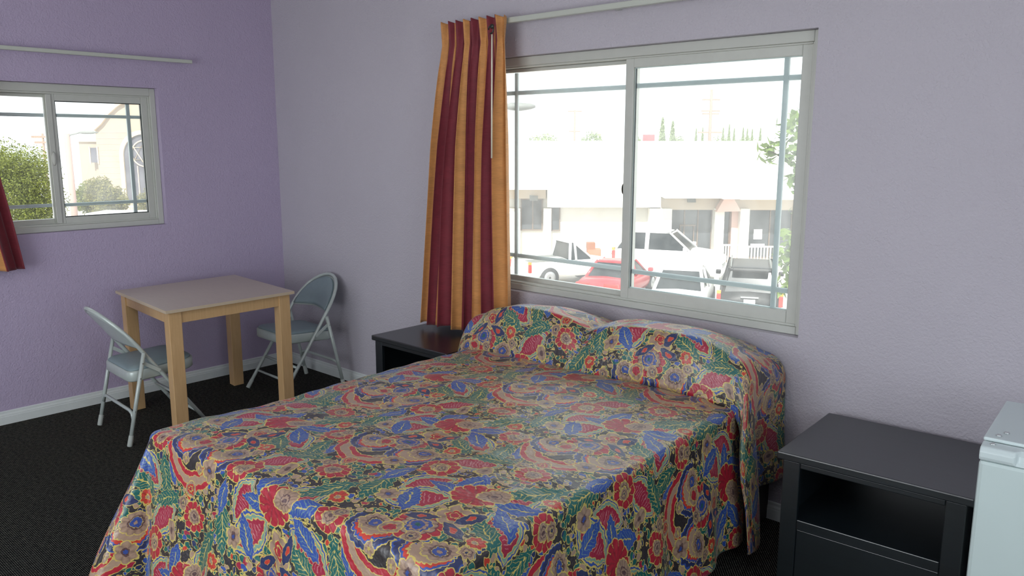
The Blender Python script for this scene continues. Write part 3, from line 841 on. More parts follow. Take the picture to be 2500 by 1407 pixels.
M['car_black'] = plain('dusty black car paint', (20, 20, 22), .4, 0, .25, vary=.2, scale=4)
M['lamp_red'] = plain('red lamp lens', (220, 40, 30), .2)
M['lamp_amber'] = plain('amber lamp lens', (240, 140, 40), .2)
M['lamp_clear'] = plain('headlamp lens', (220, 224, 226), .15)
def foliage(name, a, c):
    g = NG(name); inf = g.node('ShaderNodeTexCoord').outputs['Object']
    f = g.noise(1.7, 3, .7, inf); f2 = g.noise(14, 1, .5, inf)
    k = g.math('ADD', g.math('MULTIPLY', f, .6), g.math('MULTIPLY', f2, .45), clamp=True)
    g.base(g.mix(k, lin(a), lin(c)), .6, 0, .3)
    tl = g.node('ShaderNodeBsdfTranslucent', {'Color': g.mix(k, lin(a), lin(c))})
    mx = g.node('ShaderNodeMixShader', {0: .3, 1: g.b.outputs[0], 2: tl.outputs[0]})
    g.l.new(mx.outputs[0], g.out.inputs[0])
    return g.m
M['leaf_green'] = foliage('bright green leaves', (38, 70, 30), (150, 152, 62))
M['leaf_olive'] = foliage('dry olive leaves', (78, 88, 44), (156, 146, 80))
M['leaf_dark'] = foliage('glossy dark leaves', (46, 84, 50), (150, 170, 84))
M['leaf_far'] = foliage('far cypress leaves', (134, 150, 120), (178, 188, 150))  # paled so the colour itself carries the overexposed fade of distance
M['bark'] = plain('bark', (96, 78, 62), .9, vary=.2)

# ground
tag(MB().box(-140, 160, -60, 240, G0-.2, G0).build('ground', M['asphalt']), kind='structure')
# storey of the motel below the room
b = MB(); b.box(-T, RX+T, RY-T, T, G0, -.121)
tag(b.build('trim_1', M['stucco_beige']), kind='structure')
# unseen roof slabs, added to keep the sun out of the openings
tag(MB().box(-.6, RX+.6, RY-2.4, RY-T-.001, 2.62, 2.74).build('sun_shade_front', M['stucco_white']), kind='structure')
tag(MB().box(RX+T+.001, RX+2.2, RY-2.4, .4, 2.62, 2.74).build('sun_shade_right', M['stucco_white']), kind='structure')

# ---- strip mall
mall = empty('strip_mall', S(0, 35), SITE)
tag(mall, 'long low white shop building with stepped canopy across the parking lot', 'building')
Z = lambda z: z-G0
b = MB(); b.box(-11, 30, 0, 14, .001, Z(1.5)); b.build('wall', M['stucco_white'], mall)
b = MB()
for x0, x1, zb, y in ((-11, 1.5, -.20, -1.5), (1.5, 6.35, -1.0, -.62), (6.35, 8.75, -.55, -1.5), (8.75, 9.5, -.58, -1.5), (9.5, 12.3, -.60, -1.5), (12.3, 30, -.9, -1.6)):
    b.prism([(x0, y, Z(zb)), (x0, y+.15, Z(zb)), (x0, -.001, Z(zb)+.02), (x0, -.001, Z(1.80)), (x0, y+.8, Z(1.80)), (x0, y, Z(.4))], (x1-x0, 0, 0))
b.build('canopy', M['stucco_white'], mall)
b = MB(); b.box(-11, 1.45, -.35, -.002, Z(-.65), Z(-.20)); b.box(6.4, 12.2, -.35, -.002, Z(-1.12), Z(-.60)); b.build('upper_wall', M['stucco_beige'], mall)
for x0, x1 in ((-.3, .35), (1.35, 1.68), (5.9, 6.85), (8.7, 9.1), (9.78, 10.18), (12.2, 13)):
    MB().box(x0, x1, -.6, -.003, .001, Z(-1.05)).build('pillar', M['stucco_white'], mall)
b = MB(); b.prism([(8.68, -.9, Z(-1.16)), (9.72, -.9, Z(-1.13)), (9.40, -.9, Z(-.62)), (8.98, -.9, Z(-.60))], (0, .5, 0)); b.build('gable', M['stucco_pink'], mall)
MB().box(9.5, 9.78, -.3, -.003, .001, Z(-1.12)).build('pink_wall', M['stucco_pink'], mall)
def shopwin(x0, x1, z0, z1, bars, name='window'):
    MB().box(x0, x1, -.05, -.004, Z(z0), Z(z1)).build(name, M['shopglass'], mall)
    b = MB(); w = .05
    b.box(x0-w, x0, -.10, -.004, Z(z0), Z(z1)); b.box(x1, x1+w, -.10, -.004, Z(z0), Z(z1)); b.box(x0-w, x1+w, -.10, -.004, Z(z1), Z(z1)+w); b.box(x0-w, x1+w, -.10, -.004, Z(z0)-w, Z(z0))
    for f in bars:
        xx = x0+(x1-x0)*f; b.box(xx-w/2, xx+w/2, -.10, -.051, Z(z0), Z(z1))
    b.build('window_frame', M['frame_brown'], mall)
shopwin(.42, 1.28, -2.0, -.72, (.55,)); shopwin(1.74, 2.05, -2.02, -.76, ())
shopwin(6.92, 8.66, -3.0, -1.12, (.33, .67)); shopwin(9.16, 9.44, -3.3, -1.2, ()); shopwin(10.24, 12.14, -3.2, -1.16, (.52,), 'shop_door')
b = MB(); b.box(7.3, 8.0, -.12, -.055, Z(-1.85), Z(-1.78)); b.box(7.3, 7.34, -.12, -.055, Z(-2.9), Z(-1.85)); b.box(7.9, 7.94, -.12, -.055, Z(-2.9), Z(-1.85)); b.build('counter', M['frame_brown'], mall)
MB().box(10.55, 10.92, -.075, -.055, Z(-2.42), Z(-1.98)).build('poster', M['paper'], mall)
MB().box(10.44, 11.05, -.075, -.055, Z(-2.76), Z(-2.62)).build('notice', M['paper'], mall)
b = MB()
for i in range(7): b.box(9.15, 9.84, -.72, -.69, Z(.95)+i*.09, Z(.95)+i*.09+.03)
b.build('vent', M['stucco_beige'], mall)
for x in (.75, 7.5):
    MB().prism([(x, -.62, Z(-.72)-.0 if x < 2 else Z(-.78)), (x+.35, -.62, Z(-.72) if x < 2 else Z(-.78)), (x+.35, -.5, Z(-.52) if x < 2 else Z(-.58)), (x, -.5, Z(-.50) if x < 2 else Z(-.56))], (0, .12, 0)).build('security_lamp', M['lampgrey'], mall)
# railing, planter, crates
def railing(x0, x1, z0, z1, label, n):
    r = empty('railing', S(x0, 33.6, G0), SITE); tag(r, label, 'railing', 'white railings by the shops')
    w = x1-x0; h = z1-z0
    MB().box(0, w, -.03, .03, h-.06, h).build('rail', M['white_paint'], r); MB().box(0, w, -.03, .03, .08, .14).build('rail', M['white_paint'], r)
    for i in range(n):
        x = w*(i+.5)/n; MB().box(x-.025, x+.025, -.02, .02, .001 if i in (0, n-1) else .14, h-.061).build('baluster', M['white_paint'], r)
railing(8.85, 9.6, G0, G0+1.12, 'short white railing in front of the pink wall between the shops', 7)
railing(9.9, 11.5, G0, G0+1.05, 'longer white railing in front of the shop door with posters', 12)
def leaf_cloud(b, c, rad, n, size, rnd, flat=1.0, shell=.55, long=1.0):
    for _ in range(n):
        v = Vector((rnd.gauss(0, 1), rnd.gauss(0, 1), rnd.gauss(0, 1))).normalized()*(shell+(1-shell)*rnd.random())
        p = Vector(c)+Vector((v.x*rad[0], v.y*rad[1], v.z*rad[2]*flat))
        a = Vector((rnd.gauss(0, 1), rnd.gauss(0, 1), rnd.gauss(0, 1)*.7)).normalized(); t = a.cross(Vector((rnd.gauss(0, 1), rnd.gauss(0, 1), rnd.gauss(0, 1)))).normalized()
        s = size*rnd.uniform(.6, 1.2); a = a*s*long; t = t*s*.42
        vs = [b.bm.verts.new(q) for q in (p-a, p-a*.2+t, p+a, p-a*.2-t)]
        b.bm.faces.new(vs)
import numpy as np
def leaves(name, blobs, mat, parent, seed, long=1.0):
    """blobs: (centre, radii, count, leaf size, shell) -> one mesh of small four-cornered leaves"""
    rg = np.random.default_rng(seed); VV = []
    for c, rad, n, size, shell in blobs:
        v = rg.normal(size=(n, 3)); v /= np.linalg.norm(v, axis=1)[:, None]
        v *= (shell+(1-shell)*rg.random(n))[:, None]
        p = np.array(c)+v*np.array(rad)
        a = rg.normal(size=(n, 3))*(1, 1, .7); a /= np.linalg.norm(a, axis=1)[:, None]
        t = np.cross(a, rg.normal(size=(n, 3))); t /= np.linalg.norm(t, axis=1)[:, None]
        sz = (size*rg.uniform(.6, 1.2, n))[:, None]; a = a*sz*long; t = t*sz*.5
        VV.append(np.stack([p-a, p-a*.2+t, p+a, p-a*.2-t], 1).reshape(-1, 3))
    V = np.concatenate(VV); nf = len(V)//4
    me = bpy.data.meshes.new(name)
    me.vertices.add(len(V)); me.vertices.foreach_set('co', V.ravel())
    me.loops.add(nf*4); me.loops.foreach_set('vertex_index', np.arange(nf*4))
    me.polygons.add(nf); me.polygons.foreach_set('loop_start', np.arange(nf)*4); me.polygons.foreach_set('loop_total', np.full(nf, 4))
    me.update(calc_edges=True); me.materials.append(mat)
    o = bpy.data.objects.new(name, me); C.objects.link(o); o.parent = parent
    return o
rnd = random.Random(5)
pp = empty('potted_plant', S(4.42, 33.5), 0); tag(pp, 'small green plant in a terracotta pot outside the shop wall', 'potted plant')
MB().lathe([(.12, .001), (.2, .45), (.24, .5), (.21, .5)], seg=16).build('pot', M['terracotta'], pp)
b = MB(); leaf_cloud(b, (0, 0, .75), (.25, .25, .28), 120, .1, rnd); b.build('foliage', M['leaf_olive'], pp, fix=False)
cr = empty('crate_stack', S(3.1, 33.4), SITE); tag(cr, 'stack of brown cardboard boxes against the white shop wall', 'boxes')
MB().box(0, .58, -.3, .3, .001, .62).build('box', M['crate'], cr); MB().box(.04, .60, -.28, .28, .621, .95).build('box', M['terracotta'], cr); MB().box(.02, .36, -.25, .2, .951, 1.22).build('box', M['crate'], cr)

# ---- cars
def make_car(name, label, cat, l, d, heading, Lc, Wc, Hc, paint, style):
    """heading: degrees clockwise from the street's away direction; origin under the car's middle"""
    h = math.radians(heading); hx, hy = FX*math.cos(h)+RXx*math.sin(h), FY*math.cos(h)+RYy*math.sin(h)
    r = empty(name, S(l, d), math.atan2(hy, hx)); tag(r, label, cat)
    L2, W2 = Lc/2, Wc/2; belt = {'sedan': .60, 'suv': .64, 'truck_suv': .60, 'pickup': .58}[style]*Hc; low = .17*Hc
    P = M[paint]
    def sec(x, zl, zt, hw, cut=.0):
        q = [(0, zl), (hw*.86, zl), (hw*.97, zl+.12), (hw, (zl+zt)/2), (hw*.97, zt-.10), (hw*.88, zt-.015), (0, zt+.02)]
        return [(x, y, z) for y, z in q]+[(x, -y, z) for y, z in q[-2:0:-1]]
    if style == 'sedan': st = [(-L2, .38, .50, .70), (-L2+.06, .26, belt*.98, .90), (-L2+.5, low, belt*1.04, .98), (-L2+1.2, low, belt*1.05, 1), (0, low, belt, 1), (L2-1.25, low, belt*.97, 1), (L2-.5, low, belt*.86, .97), (L2-.08, .24, belt*.72, .88), (L2, .34, .50, .70)]
    elif style == 'suv': st = [(-L2, .38, .62, .85), (-L2+.05, .28, belt*.97, .95), (-L2+.5, low, belt, 1), (0, low, belt, 1), (L2-1.3, low, belt, 1), (L2-.45, low, belt*.93, .97), (L2-.06, .26, belt*.80, .90), (L2, .36, .60, .75)]
    elif style == 'truck_suv': st = [(-L2, .38, .6, .93), (-L2+.04, .3, belt*1.0, .97), (-L2+.4, low, belt*1.0, 1), (0, low, belt, 1), (L2-1.3, low, belt, 1), (L2-.4, low, belt*.95, .98), (L2-.05, .26, belt*.86, .94), (L2, .36, .6, .8)]
    else: st = [(-L2, .42, .7, .96), (-L2+.03, .4, belt, .99), (-L2+.3, low*1.3, belt, 1), (0, low*1.3, belt, 1), (L2-1.1, low*1.3, belt, 1), (L2-.4, low*1.2, belt*.93, .98), (L2-.04, .3, belt*.82, .94), (L2, .4, .6, .85)]
    MB().loft([sec(x, zl, zt, W2*k) for x, zl, zt, k in st]).build('body', P, r)
    gh = {'sedan': (-L2+.75, -L2+1.45, L2-2.05, L2-1.25), 'suv': (-L2+.10, -L2+.55, L2-2.0, L2-1.2), 'truck_suv': (-L2+.06, -L2+.38, L2-2.05, L2-1.35), 'pickup': (-L2+1.75, -L2+1.85, L2-1.95, L2-1.15)}[style]
    xb0, xt0, xt1, xb1 = gh; zb = belt-.02; zt = Hc; wb, wt = W2*.90, W2*.70
    def gsec(x, z, hw): return (x, hw, z)
    cor = dict(rb=(xb0, wb*.93, zb), rt=(xt0, wt*.95, zt-.06), ft=(xt1, wt, zt-.05), fb=(xb1, wb*.95, zb))
    b = MB(); ring = lambda s: [(c[0], s*c[1], c[2]) for c in (cor['rb'], cor['rt'], cor['ft'], cor['fb'])]
    b.loft([ring(-1), ring(1)], smooth=False); b.build('windows', M['carglass'], r)
    n = 8; rings = []
    for i in range(n+1):
        f = i/n; x = xt0-.06+(xt1-xt0+.12)*f; hw = wt*1.03; z = zt-.07
        k = math.sin(PI*f)**.4*.07 if 0 < f < 1 else 0
        rings.append([(x, -hw, z), (x, -hw*.8, z+k*.8), (x, 0, z+k), (x, hw*.8, z+k*.8), (x, hw, z), (x, hw*.9, z-.03), (x, -hw*.9, z-.03)])
    MB().loft(rings).build('roof', P, r)
    for s in (-1, 1):
        m = lambda c, o=0: (c[0]+o, s*c[1]*1.01, c[2])
        xm_ = (xt0+xt1)/2 if style != 'pickup' else (xt0+xt1)/2+.1
        ps = [(m(cor['rb']), m(cor['rt']), .055), (m(cor['ft']), m(cor['fb']), .04), ((xm_, s*wb*1.0, zb), (xm_, s*wt*1.02, zt-.06), .045)]
        if style in ('suv', 'truck_suv'): ps.append(((xt0+.75, s*wb*.98, zb), (xt0+.75, s*wt*1.01, zt-.06), .05))
        for pa, pb, pr_ in ps: MB().tube([pa, pb], pr_, 6).build('pillar', P, r)
        MB().box(xb1-.22, xb1-.06, s*(W2+.01)-(.0 if s > 0 else .16), s*(W2+.01)+(.16 if s > 0 else .0), belt+.02, belt+.16).build('mirror', P, r, bevel=.03)
    wr = .33 if style in ('sedan',) else .38
    for x in (-L2+.85, L2-.85):
        for s in (-1, 1):
            w = MB().lathe([(wr*.6, -.10), (wr, -.09), (wr, .09), (wr*.6, .10)], (x, s*(W2-.085), wr+.005), 22, 'y').build('wheel', M['tyre'], r)
            MB().lathe([(.02, s*.095), (wr*.30, s*.115), (wr*.62, s*.102), (wr*.60, s*.08)], (x, s*(W2-.085), wr+.005), 22, 'y').build('hubcap', M['hub'], w)
    # lamps, plate
    zt_ = belt*.80
    for s in (-1, 1):
        if style in ('truck_suv', 'pickup', 'suv'):
            MB().box(-L2-.012, -L2+.10, s*W2*.97-.06, s*W2*.97+.06, belt*.62, belt*.92).build('tail_lamp', M['lamp_red'], r, bevel=.02)
            MB().box(-L2-.014, -L2+.09, s*W2*.97-.062, s*W2*.97+.062, belt*.93, belt*1.02).build('indicator', M['lamp_amber'], r, bevel=.01)
        else:
            y0_, y1_ = (W2*.30, W2*.90) if s > 0 else (-W2*.90, -W2*.30)
            MB().box(-L2-.03, -L2+.16, y0_, y1_, belt*.74, belt*.92).build('tail_lamp', M['lamp_red'], r, bevel=.03)
        y0_, y1_ = (W2*.55, W2*.9) if s > 0 else (-W2*.9, -W2*.55)
        MB().box(L2-.20, L2-.01, y0_, y1_, belt*.60, belt*.76).build('headlamp', M['lamp_clear'], r, bevel=.03)
    MB().box(-L2-.035, -L2-.001, -.16, .16, belt*.64, belt*.80).build('number_plate', M['paper'], r)
    b = MB()
    for i in range(4): b.box(L2-.06, L2+.012, -W2*.45, W2*.45, belt*.48+i*.055, belt*.48+i*.055+.025)
    b.build('grille', M['hub'], r)
    if style == 'truck_suv':
        for s in (-1, 1): MB().tube([(xt0+.05, s*wt*.9, zt-.02), (xt0+.1, s*wt*.9, zt+.05), (xt1-.1, s*wt*.9, zt+.05), (xt1, s*wt*.9, zt-.02)], .02, 6).build('roof_rail', M['lampgrey'], r)
        MB().box(-L2-.03, -L2+.01, -.25, .25, belt*.84, belt*.88).build('tailgate_handle', M['hub'], r)
        MB().box(xb0-.01, xb0+.25, -wt*.8, wt*.8, zt-.10, zt-.03).build('spoiler', P, r, bevel=.02)
    if style == 'pickup':
        b = MB(); b.box(-L2+.1, -L2+1.70, -W2*.86, W2*.86, belt-.02, belt+.012); b.build('bed_cover', M['lampgrey'], r)
    return r
make_car('sport_utility_vehicle', 'black sport utility vehicle with roof rails, nearest the window at the end of the row', 'car', 7.56, 25.2, 16, 4.7, 1.80, 1.72, 'car_black', 'truck_suv')
make_car('sedan', 'white sedan parked between the red sedan and the black sport utility vehicle', 'car', 5.42, 25.0, 18, 4.5, 1.74, 1.58, 'car_white', 'sedan')
make_car('sedan', 'red sedan seen from behind beside the white sedan', 'car', 3.78, 28.0, 28, 4.2, 1.66, 1.34, 'car_red', 'sedan')
make_car('sport_utility_vehicle', 'white sport utility vehicle standing across the lot in front of the shops', 'car', 6.25, 31.5, 112, 4.2, 1.85, 1.95, 'car_white', 'suv')
make_car('pickup_truck', 'white pickup truck parked behind the red sedan near the curtain', 'truck', 2.05, 30.6, 66, 3.9, 1.75, 1.70, 'car_white', 'pickup')

# ---- trees seen through the large window
t = empty('broadleaf_tree', S(3.9, 9.6)); tag(t, 'leafy tree with long glossy leaves close outside the large window, at its outer edge', 'tree')
rnd = random.Random(21)
b = MB(); b.tube([(0, 0, .001), (.05, 0, 2), (0, .1, 3.6), (-.1, 0, 4.9)], [.14, .11, .08, .04], 10); b.build('trunk', M['bark'], t)
b = MB(); base = Vector(S(3.9, 9.6)); tw = MB()
for l, d, z, rr in ((2.86, 9, 1.62, .17), (3.02, 9, 1.86, .13), (3.20, 9.1, 1.95, .16), (3.18, 9, 1.62, .2), (3.22, 9, 1.35, .2), (3.02, 9, 1.55, .10), (3.20, 9, .62, .2), (3.10, 9, .42, .17), (3.26, 9.1, .25, .22), (3.15, 9, .10, .16), (3.30, 9, .9, .2), (3.5, 9.2, 1.2, .4), (3.6, 9.3, .5, .45), (3.6, 9.3, 1.8, .35)):
    c = Vector(S(l, d, z))-base
    leaf_cloud(b, c, (rr, rr, rr), int(46*(rr/.17)**1.5), .075, rnd, 1, .2, 1.0)
    tw.tube([(0, .05, c.z-.9 if c.z > 3 else 2), (c.x*.5, c.y*.5, c.z-.25), c], [.025, .015, .006], 6)
b.build('foliage', M['leaf_dark'], t, fix=False); tw.build('branches', M['bark'], t)

# utility poles
def upole(label, l, d, top, bars, r=.16):
    p = empty('utility_pole', S(l, d), SITE); tag(p, label, 'utility pole', 'utility poles')
    MB().tube([(0, 0, .001), (0, 0, top-G0)], [r, r*.7], 10).build('pole', M['pole'], p)
    for z, w in bars: MB().box(-w, w, -.08, .08, z-G0-.08, z-G0+.08).build('crossarm', M['pole'], p)
upole('tall utility pole with several crossarms above the shop roof, right of the window\'s middle stile', 21.75, 90, 7.5, ((6.4, .95), (5.2, 1.0), (4.9, .9), (2.9, 1.3)), .2)
upole('faint utility pole with two crossarms far away in the window\'s half nearer the curtain', 9.15, 120, 6.5, ((6.3, 1.0), (3.4, .8)), .16)
upole('distant utility pole rising behind the green tree outside the small window', -34.5, 60, 2.35, ((2.1, .8), (1.7, .6)), .11)
# cypresses and shrubs on the skyline
cyp = None; rnd = random.Random(3)
for i, (l, z) in enumerate(((20.19, 4.9), (21.57, 4.45), (24.75, 3.5), (25.62, 3.65), (28.38, 3.62), (29.18, 4.06), (29.86, 3.57), (31.07, 3.63), (31.63, 3.52), (32.29, 3.47), (33.39, 3.58))):
    h0 = 8.5
    if cyp is None:
        cyp = empty('cypress_tree'); b = MB()
        for k in range(2600):
            f = rnd.random(); rr = .75*(math.sin(PI*min(1, f*1.05+.02))**.6)*(1-f*.55)
            a = rnd.uniform(0, 2*PI); q = Vector((rr*math.cos(a)*rnd.uniform(.7, 1), rr*math.sin(a)*rnd.uniform(.7, 1), 1+f*7.5))
            s = .16; v = [b.bm.verts.new(q+Vector((rnd.gauss(0, s*.6), rnd.gauss(0, s*.6), rnd.gauss(0, s)))) for _ in range(3)]
            b.bm.faces.new(v)
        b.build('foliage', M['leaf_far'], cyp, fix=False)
        MB().tube([(0, 0, .001), (0, 0, 7.9)], [.14, .03], 8).build('trunk', M['bark'], cyp); o = cyp
    else: o = copy_tree(cyp)
    dd = (110, 118, 112, 120, 108, 116, 124, 110, 118, 126, 112)[i]; o.location = S(l*dd/110, dd); k = (1.7+(z-1.7)*dd/110-G0)/h0; o.scale = (.95 if i < 2 else .5, .95 if i < 2 else .5, k)
    lab = ('tallest narrow cypress behind the shop roof, next to the red sign' if i == 0 else 'second tall cypress behind the shop roof, just beyond the tallest one' if i == 1 else 'small slender cypress in the distant row behind the shop roof')
    tag(o, lab, 'tree', 'small distant cypresses' if i > 1 else None)
    if i > 1: o['group'] = 'small distant cypresses'
for i, (l, z, w) in enumerate(((4.38, 3.0, 3.2), (10.98, 3.3, 2.2), (17.07, 2.6, 1.0), (22.6, 2.7, 1.6), (28.9, 2.7, 3.0), (32.2, 2.6, 2.0))):
    kk = (1.1, 1.1, 1.15, 1.3, 1.3, 1.45)[i]; l *= kk; z = 1.7+(z-1.7)*kk; w *= .8*kk; t = empty('round_tree', S(l, 112*kk)); h = z-G0
    MB().tube([(0, 0, .001), (0, 0, h*.75)], [.2, .08], 8).build('trunk', M['bark'], t)
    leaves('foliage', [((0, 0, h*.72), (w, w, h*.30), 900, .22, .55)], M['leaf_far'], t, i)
    tag(t, ['pale bushy tree on the skyline nearest the curtain', 'pale tall bushy tree on the skyline near the middle stile', 'low round tree beside the red billboard', 'low round tree just past the two tall cypresses', 'broad round tree under the row of small cypresses', 'round tree at the far end of the cypress row'][i], 'tree')
sg = empty('billboard', S(16.0, 100, 0), SITE); tag(sg, 'small red billboard on the skyline beside the tall cypresses', 'sign')
MB().box(0, 1.45, 0, .12, 1.95, 2.75).build('panel', M['red_sign'], sg)
for x in (.3, 1.0): MB().box(x, x+.12, 0, .1, G0, 1.95).build('post', M['pole'], sg)

# street lamps
lp = empty('street_lamp', S(-1.5, 20), SITE); tag(lp, 'grey street lamp head reaching past the curtain edge in the large window', 'street lamp', 'street lamps')
MB().tube([(0, 0, .001), (0, 0, 5.6)], [.10, .07], 10).build('pole', M['concrete'], lp)
MB().tube([(0, 0, 5.5), (.3, 0, 5.95), (.8, 0, 6.12), (1.35, 0, 6.17)], .035, 8).build('arm', M['lampgrey'], lp)
b = MB(); b.loft([[(x, w*math.cos(a), 6.18+h*math.sin(a)+dz) for a in [k*2*PI/12 for k in range(12)]] for x, w, h, dz in ((1.3, .05, .05, 0), (1.45, .12, .09, .0), (1.7, .15, .10, -.01), (1.95, .12, .07, .0), (2.06, .04, .03, 0))])
b.build('lamp_head', M['lampgrey'], lp)
lp = empty('street_lamp', S(-16.35, 30), SITE); tag(lp, 'pinkish concrete street lamp post with curved arm outside the small window', 'street lamp', 'street lamps')
MB().tube([(0, 0, .001), (0, 0, 5.62)], [.13, .10], 12).build('pole', M['concrete'], lp)
MB().tube([(0, 0, 5.5), (.15, 0, 5.58), (.5, 0, 5.66), (.8, 0, 5.68)], .03, 8).build('arm', M['lampgrey'], lp)
b = MB(); b.loft([[(x, w*math.cos(a), 5.66+h*math.sin(a)) for a in [k*2*PI/12 for k in range(12)]] for x, w, h in ((.45, .04, .03), (.6, .11, .06), (.9, .13, .06), (1.15, .03, .02))]); b.build('lamp_head', M['lampgrey'], lp)

# trees, church and fence seen through the small window
def broad_tree(name, label, l, d, ztop, w, hfrac, mat, n, size, seed):
    rnd = random.Random(seed); t = empty(name, S(l, d)); tag(t, label, 'tree'); h = ztop-G0
    b = MB(); b.tube([(0, 0, .001), (0, 0, h*.4), (.1, 0, h*.8)], [.16, .12, .04], 8); b.build('trunk', M['bark'], t)
    bl = []
    for k in range(26):
        a = rnd.uniform(0, 2*PI); e_ = math.acos(1-2*(k+.5)/26); q = rnd.uniform(.45, .72)
        zc = h*(1-hfrac*.5); bl.append(((w*q*math.sin(e_)*math.cos(a), w*q*math.sin(e_)*math.sin(a), zc+h*hfrac*.5*q*1.1*math.cos(e_)), (w*.38, w*.38, h*hfrac*.17), n//26, size, .25))
    leaves('foliage', bl, M[mat], t, seed); return t
broad_tree('street_tree', 'dense bright green tree filling the small window next to its curtain', -14.0, 22, 1.95, 1.9, .74, 'leaf_green', 60000, .036, 31)
broad_tree('street_tree', 'darker green tree just behind the concrete lamp post', -22.2, 42.5, -.2, 1.1, .6, 'leaf_green', 14000, .06, 32)
broad_tree('street_tree', 'olive green tree in front of the beige church wall', -19.6, 39, .15, 1.2, .6, 'leaf_olive', 14000, .06, 33)
broad_tree('street_tree', 'yellow green tree under the arched church window', -17.9, 40.5, -.35, 1.1, .6, 'leaf_olive', 14000, .06, 34)
CR = S(0, 60)
chu = empty('church', S(-32.2, 60), SITE); tag(chu, 'beige church with curved gable and arched stained window outside the small window', 'building')
cz = lambda z: z-G0
prof = [(1.6, 2.55), (2.2, 3.05), (2.8, 3.75), (3.4, 4.25), (4.2, 4.70), (5.2, 5.0), (6.4, 5.1), (7.6, 5.0), (8.6, 4.7), (9.4, 4.25), (10.0, 3.75), (10.6, 3.05), (11.2, 2.55)]
b = MB(); b.prism([(1.6, 0, .001), (11.2, 0, .001)]+[(x, 0, cz(z)) for x, z in prof[::-1]], (0, 9, 0)); b.box(.1, 1.6, .4, 8, .001, cz(1.75)); b.build('wall', M['church'], chu)
b = MB()
for k in range(len(prof)-1):
    (xa, za), (xb_, zb_) = prof[k], prof[k+1]
    b.prism([(xa, -.25, cz(za)), (xb_, -.25, cz(zb_)), (xb_, -.25, cz(zb_)+.28), (xa, -.25, cz(za)+.28)], (0, .35, 0))
b.box(.0, 1.75, .25, .45, cz(1.75), cz(2.25)); b.build('gable_trim', M['church_trim'], chu)
b = MB(); b.prism([(-.9, 9, cz(2.0)), (1.8, .35, cz(2.28)), (4.6, .35, cz(4.75)), (6.4, .6, cz(5.25)), (6.4, 9, cz(6.0)), (2.0, 9, cz(4.6))], (0, .2, .12)); b.build('roof', M['church_roof'], chu)
def siding():
    b = MB()
    for k in range(12): b.box(1.62, 11.18, -.02, -.001, cz(-2.2)+k*.42, cz(-2.2)+k*.42+.02)
    b.build('siding_line', M['church_trim'], chu)
siding()
MB().box(1.15, 1.62, -.06, -.021, cz(.24), cz(1.32)).build('window', M['church_dark'], chu)
b = MB(); b.box(1.06, 1.14, -.10, -.021, cz(.16), cz(1.4)); b.box(1.63, 1.71, -.10, -.021, cz(.16), cz(1.4)); b.build('window_trim', M['church_trim'], chu)
ac, aw, az = 5.15, 1.55, 0.75
arch = [(ac+aw*math.cos(a), az+aw*math.sin(a)*1.0) for a in [PI*k/20 for k in range(21)]]
MB().prism([(x, -.05, cz(z)) for x, z in arch+[(ac-aw, -2.6), (ac+aw, -2.6)]], (0, .04, 0)).build('arched_window', M['church_dark'], chu)
b = MB()
ar2 = [(ac+(aw+.3)*math.cos(a), az+(aw+.3)*math.sin(a)) for a in [PI*k/20 for k in range(21)]]
ai = [(ac+aw, -2.6)]+arch+[(ac-aw, -2.6)]; ao = [(ac+aw+.3, -2.6)]+ar2+[(ac-aw-.3, -2.6)]
for k in range(len(ai)-1): b.prism([(ai[k][0], -.2, cz(ai[k][1])), (ao[k][0], -.2, cz(ao[k][1])), (ao[k+1][0], -.2, cz(ao[k+1][1])), (ai[k+1][0], -.2, cz(ai[k+1][1]))], (0, .15, 0))
b.build('arch_trim', M['church_trim'], chu)
b = MB()
for k0 in (90, 270):
    q = [(ac+.9*math.cos(math.radians(k0+120*k)), az+.15+.9*math.sin(math.radians(k0+120*k))) for k in range(3)]
    b.tube([(x, -.1, cz(z)) for x, z in q], .06, 6, closed=True)
b.tube([(ac+.95*math.cos(2*PI*k/24), -.1, cz(az+.15+.95*math.sin(2*PI*k/24))) for k in range(24)], .05, 6, closed=True)
for x in (-1.1, -.6, 0, .6, 1.1): b.box(ac+x-.03, ac+x+.03, -.12, -.055, cz(-2.5), cz(az-.75))
b.build('window_tracery', M['church_trim'], chu)
MB().box(5.6, 6.0, -.12, -.021, cz(3.2), cz(3.8)).build('vent', M['church_dark'], chu)
fe = empty('fence', S(-24.6, 45), SITE); tag(fe, 'pale metal bar fence at the foot of the trees outside the small window', 'fence')
MB().box(0, 8, -.03, .03, 1.75, 1.82).build('rail', M['white_paint'], fe); MB().box(0, 8, -.03, .03, .25, .32).build('rail', M['white_paint'], fe)
for k in range(40): MB().box(.1+k*.2, .13+k*.2, -.015, .015, .321 if k % 8 else .001, 1.749).build('bar', M['white_paint'], fe)
tk = empty('box_truck', S(-17.9, 34.5), SITE); tag(tk, 'white flat roofed vehicle at the bottom edge of the small window', 'truck')
MB().box(0, 4.2, -.9, .9, .45, cz(-1.22)).build('cargo_box', M['car_white'], tk, bevel=.05)
MB().box(4.25, 5.6, -.85, .85, .45, 1.9).build('cab', M['car_white'], tk, bevel=.15)
for x in (.8, 4.9):
    for s in (-1, 1): MB().lathe([(.2, -.1), (.4, -.09), (.4, .09), (.2, .1)], (x, s*.8, .405), 18, 'y').build('wheel', M['tyre'], tk)

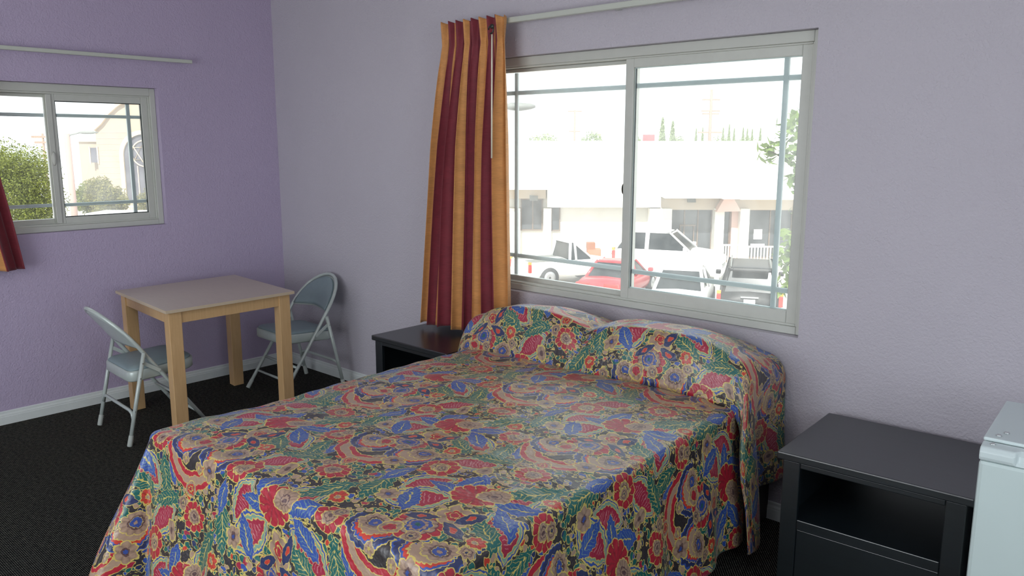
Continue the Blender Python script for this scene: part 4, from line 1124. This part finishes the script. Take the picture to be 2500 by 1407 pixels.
# ------------------------------------------------------------------ light
w = bpy.data.worlds.new('World'); bpy.context.scene.world = w; w.use_nodes = True
bg = w.node_tree.nodes['Background']; bg.inputs[0].default_value = (.90, .96, 1, 1); bg.inputs[1].default_value = 1.9
su = bpy.data.lights.new('Sun', 'SUN'); su.energy = 7.5; su.angle = .009; su.color = (1, .97, .92)
so = bpy.data.objects.new('Sun', su); C.objects.link(so)
sd = Vector((-.40, .62, -.80)).normalized()           # travels away from the motel's front, steeply down
so.rotation_euler = sd.to_track_quat('-Z', 'Y').to_euler()
# area lamps: daylight of the right window, and fill added at the unseen door
def area(name, loc, size, sy, direc, power, col):
    l = bpy.data.lights.new(name, 'AREA'); l.shape = 'RECTANGLE'; l.size = size; l.size_y = sy; l.energy = power; l.color = col
    o = bpy.data.objects.new(name, l); C.objects.link(o); o.location = loc
    o.rotation_euler = Vector(direc).to_track_quat('-Z', 'Z').to_euler(); return o
area('door_fill', (3.0, RY-.03, 1.3), 3.0, 2.1, (0, 1, .0), 64, (.86, .93, 1))
area('window_daylight', (RX+.03, -2.55, 1.55), 2.5, 1.4, (-1, 0, -.05), 32, (.80, .90, 1))
# ceiling lamp added out of view to brighten the room
cl = empty('added_ceiling_light', (3.6, -3.6, RZ)); tag(cl, 'round white glass ceiling light added out of view to brighten the room', 'ceiling light')
MB().lathe([(.16, 0), (.17, -.02), (.17, -.035)], seg=28).build('canopy', M['track'], cl)
g = NG('lit opal glass'); g.base((1, .97, .9, 1), .4); g.b.inputs['Emission Color'].default_value = (1, .95, .86, 1); g.b.inputs['Emission Strength'].default_value = 4
MB().lathe([(.165, -.036), (.16, -.06), (.12, -.10), (.05, -.12), (.001, -.123)], seg=28).build('shade', g.m, cl)
pl = bpy.data.lights.new('ceiling_fill', 'AREA'); pl.shape = 'DISK'; pl.size = .34; pl.energy = 13; pl.color = (1, .96, .92)
po = bpy.data.objects.new('ceiling_fill', pl); C.objects.link(po); po.location = (3.6, -3.6, RZ-.135)

# ------------------------------------------------------------------ camera
cam = bpy.data.cameras.new('Camera'); co = bpy.data.objects.new('Camera', cam); C.objects.link(co)
cam.sensor_width = 36; cam.lens = 36*1959.93/2500; cam.clip_end = 500; cam.clip_start = .05
yaw, pitch, roll = -.739, -.1786, .0016
f = Vector((math.sin(yaw)*math.cos(pitch), math.cos(yaw)*math.cos(pitch), math.sin(pitch)))
r = Vector((math.cos(yaw), -math.sin(yaw), 0)); u = r.cross(f)
r2 = r*math.cos(roll)+u*math.sin(roll); u2 = -r*math.sin(roll)+u*math.cos(roll)
m = Matrix((r2, u2, -f)).transposed().to_4x4(); m.translation = Vector((5.456, -3.359, 1.70))
co.matrix_world = m
sc = bpy.context.scene; sc.camera = co
vs = sc.view_settings; vs.view_transform = 'Standard'; vs.look = 'None'; vs.gamma = 1; vs.use_curve_mapping = False; vs.exposure = 0.0
sc.cycles.max_bounces = 7; sc.cycles.diffuse_bounces = 3; sc.cycles.adaptive_threshold = .025; sc.cycles.transparent_max_bounces = 12
sc.cycles.sample_clamp_indirect = 6
sc.cycles.use_denoising = True
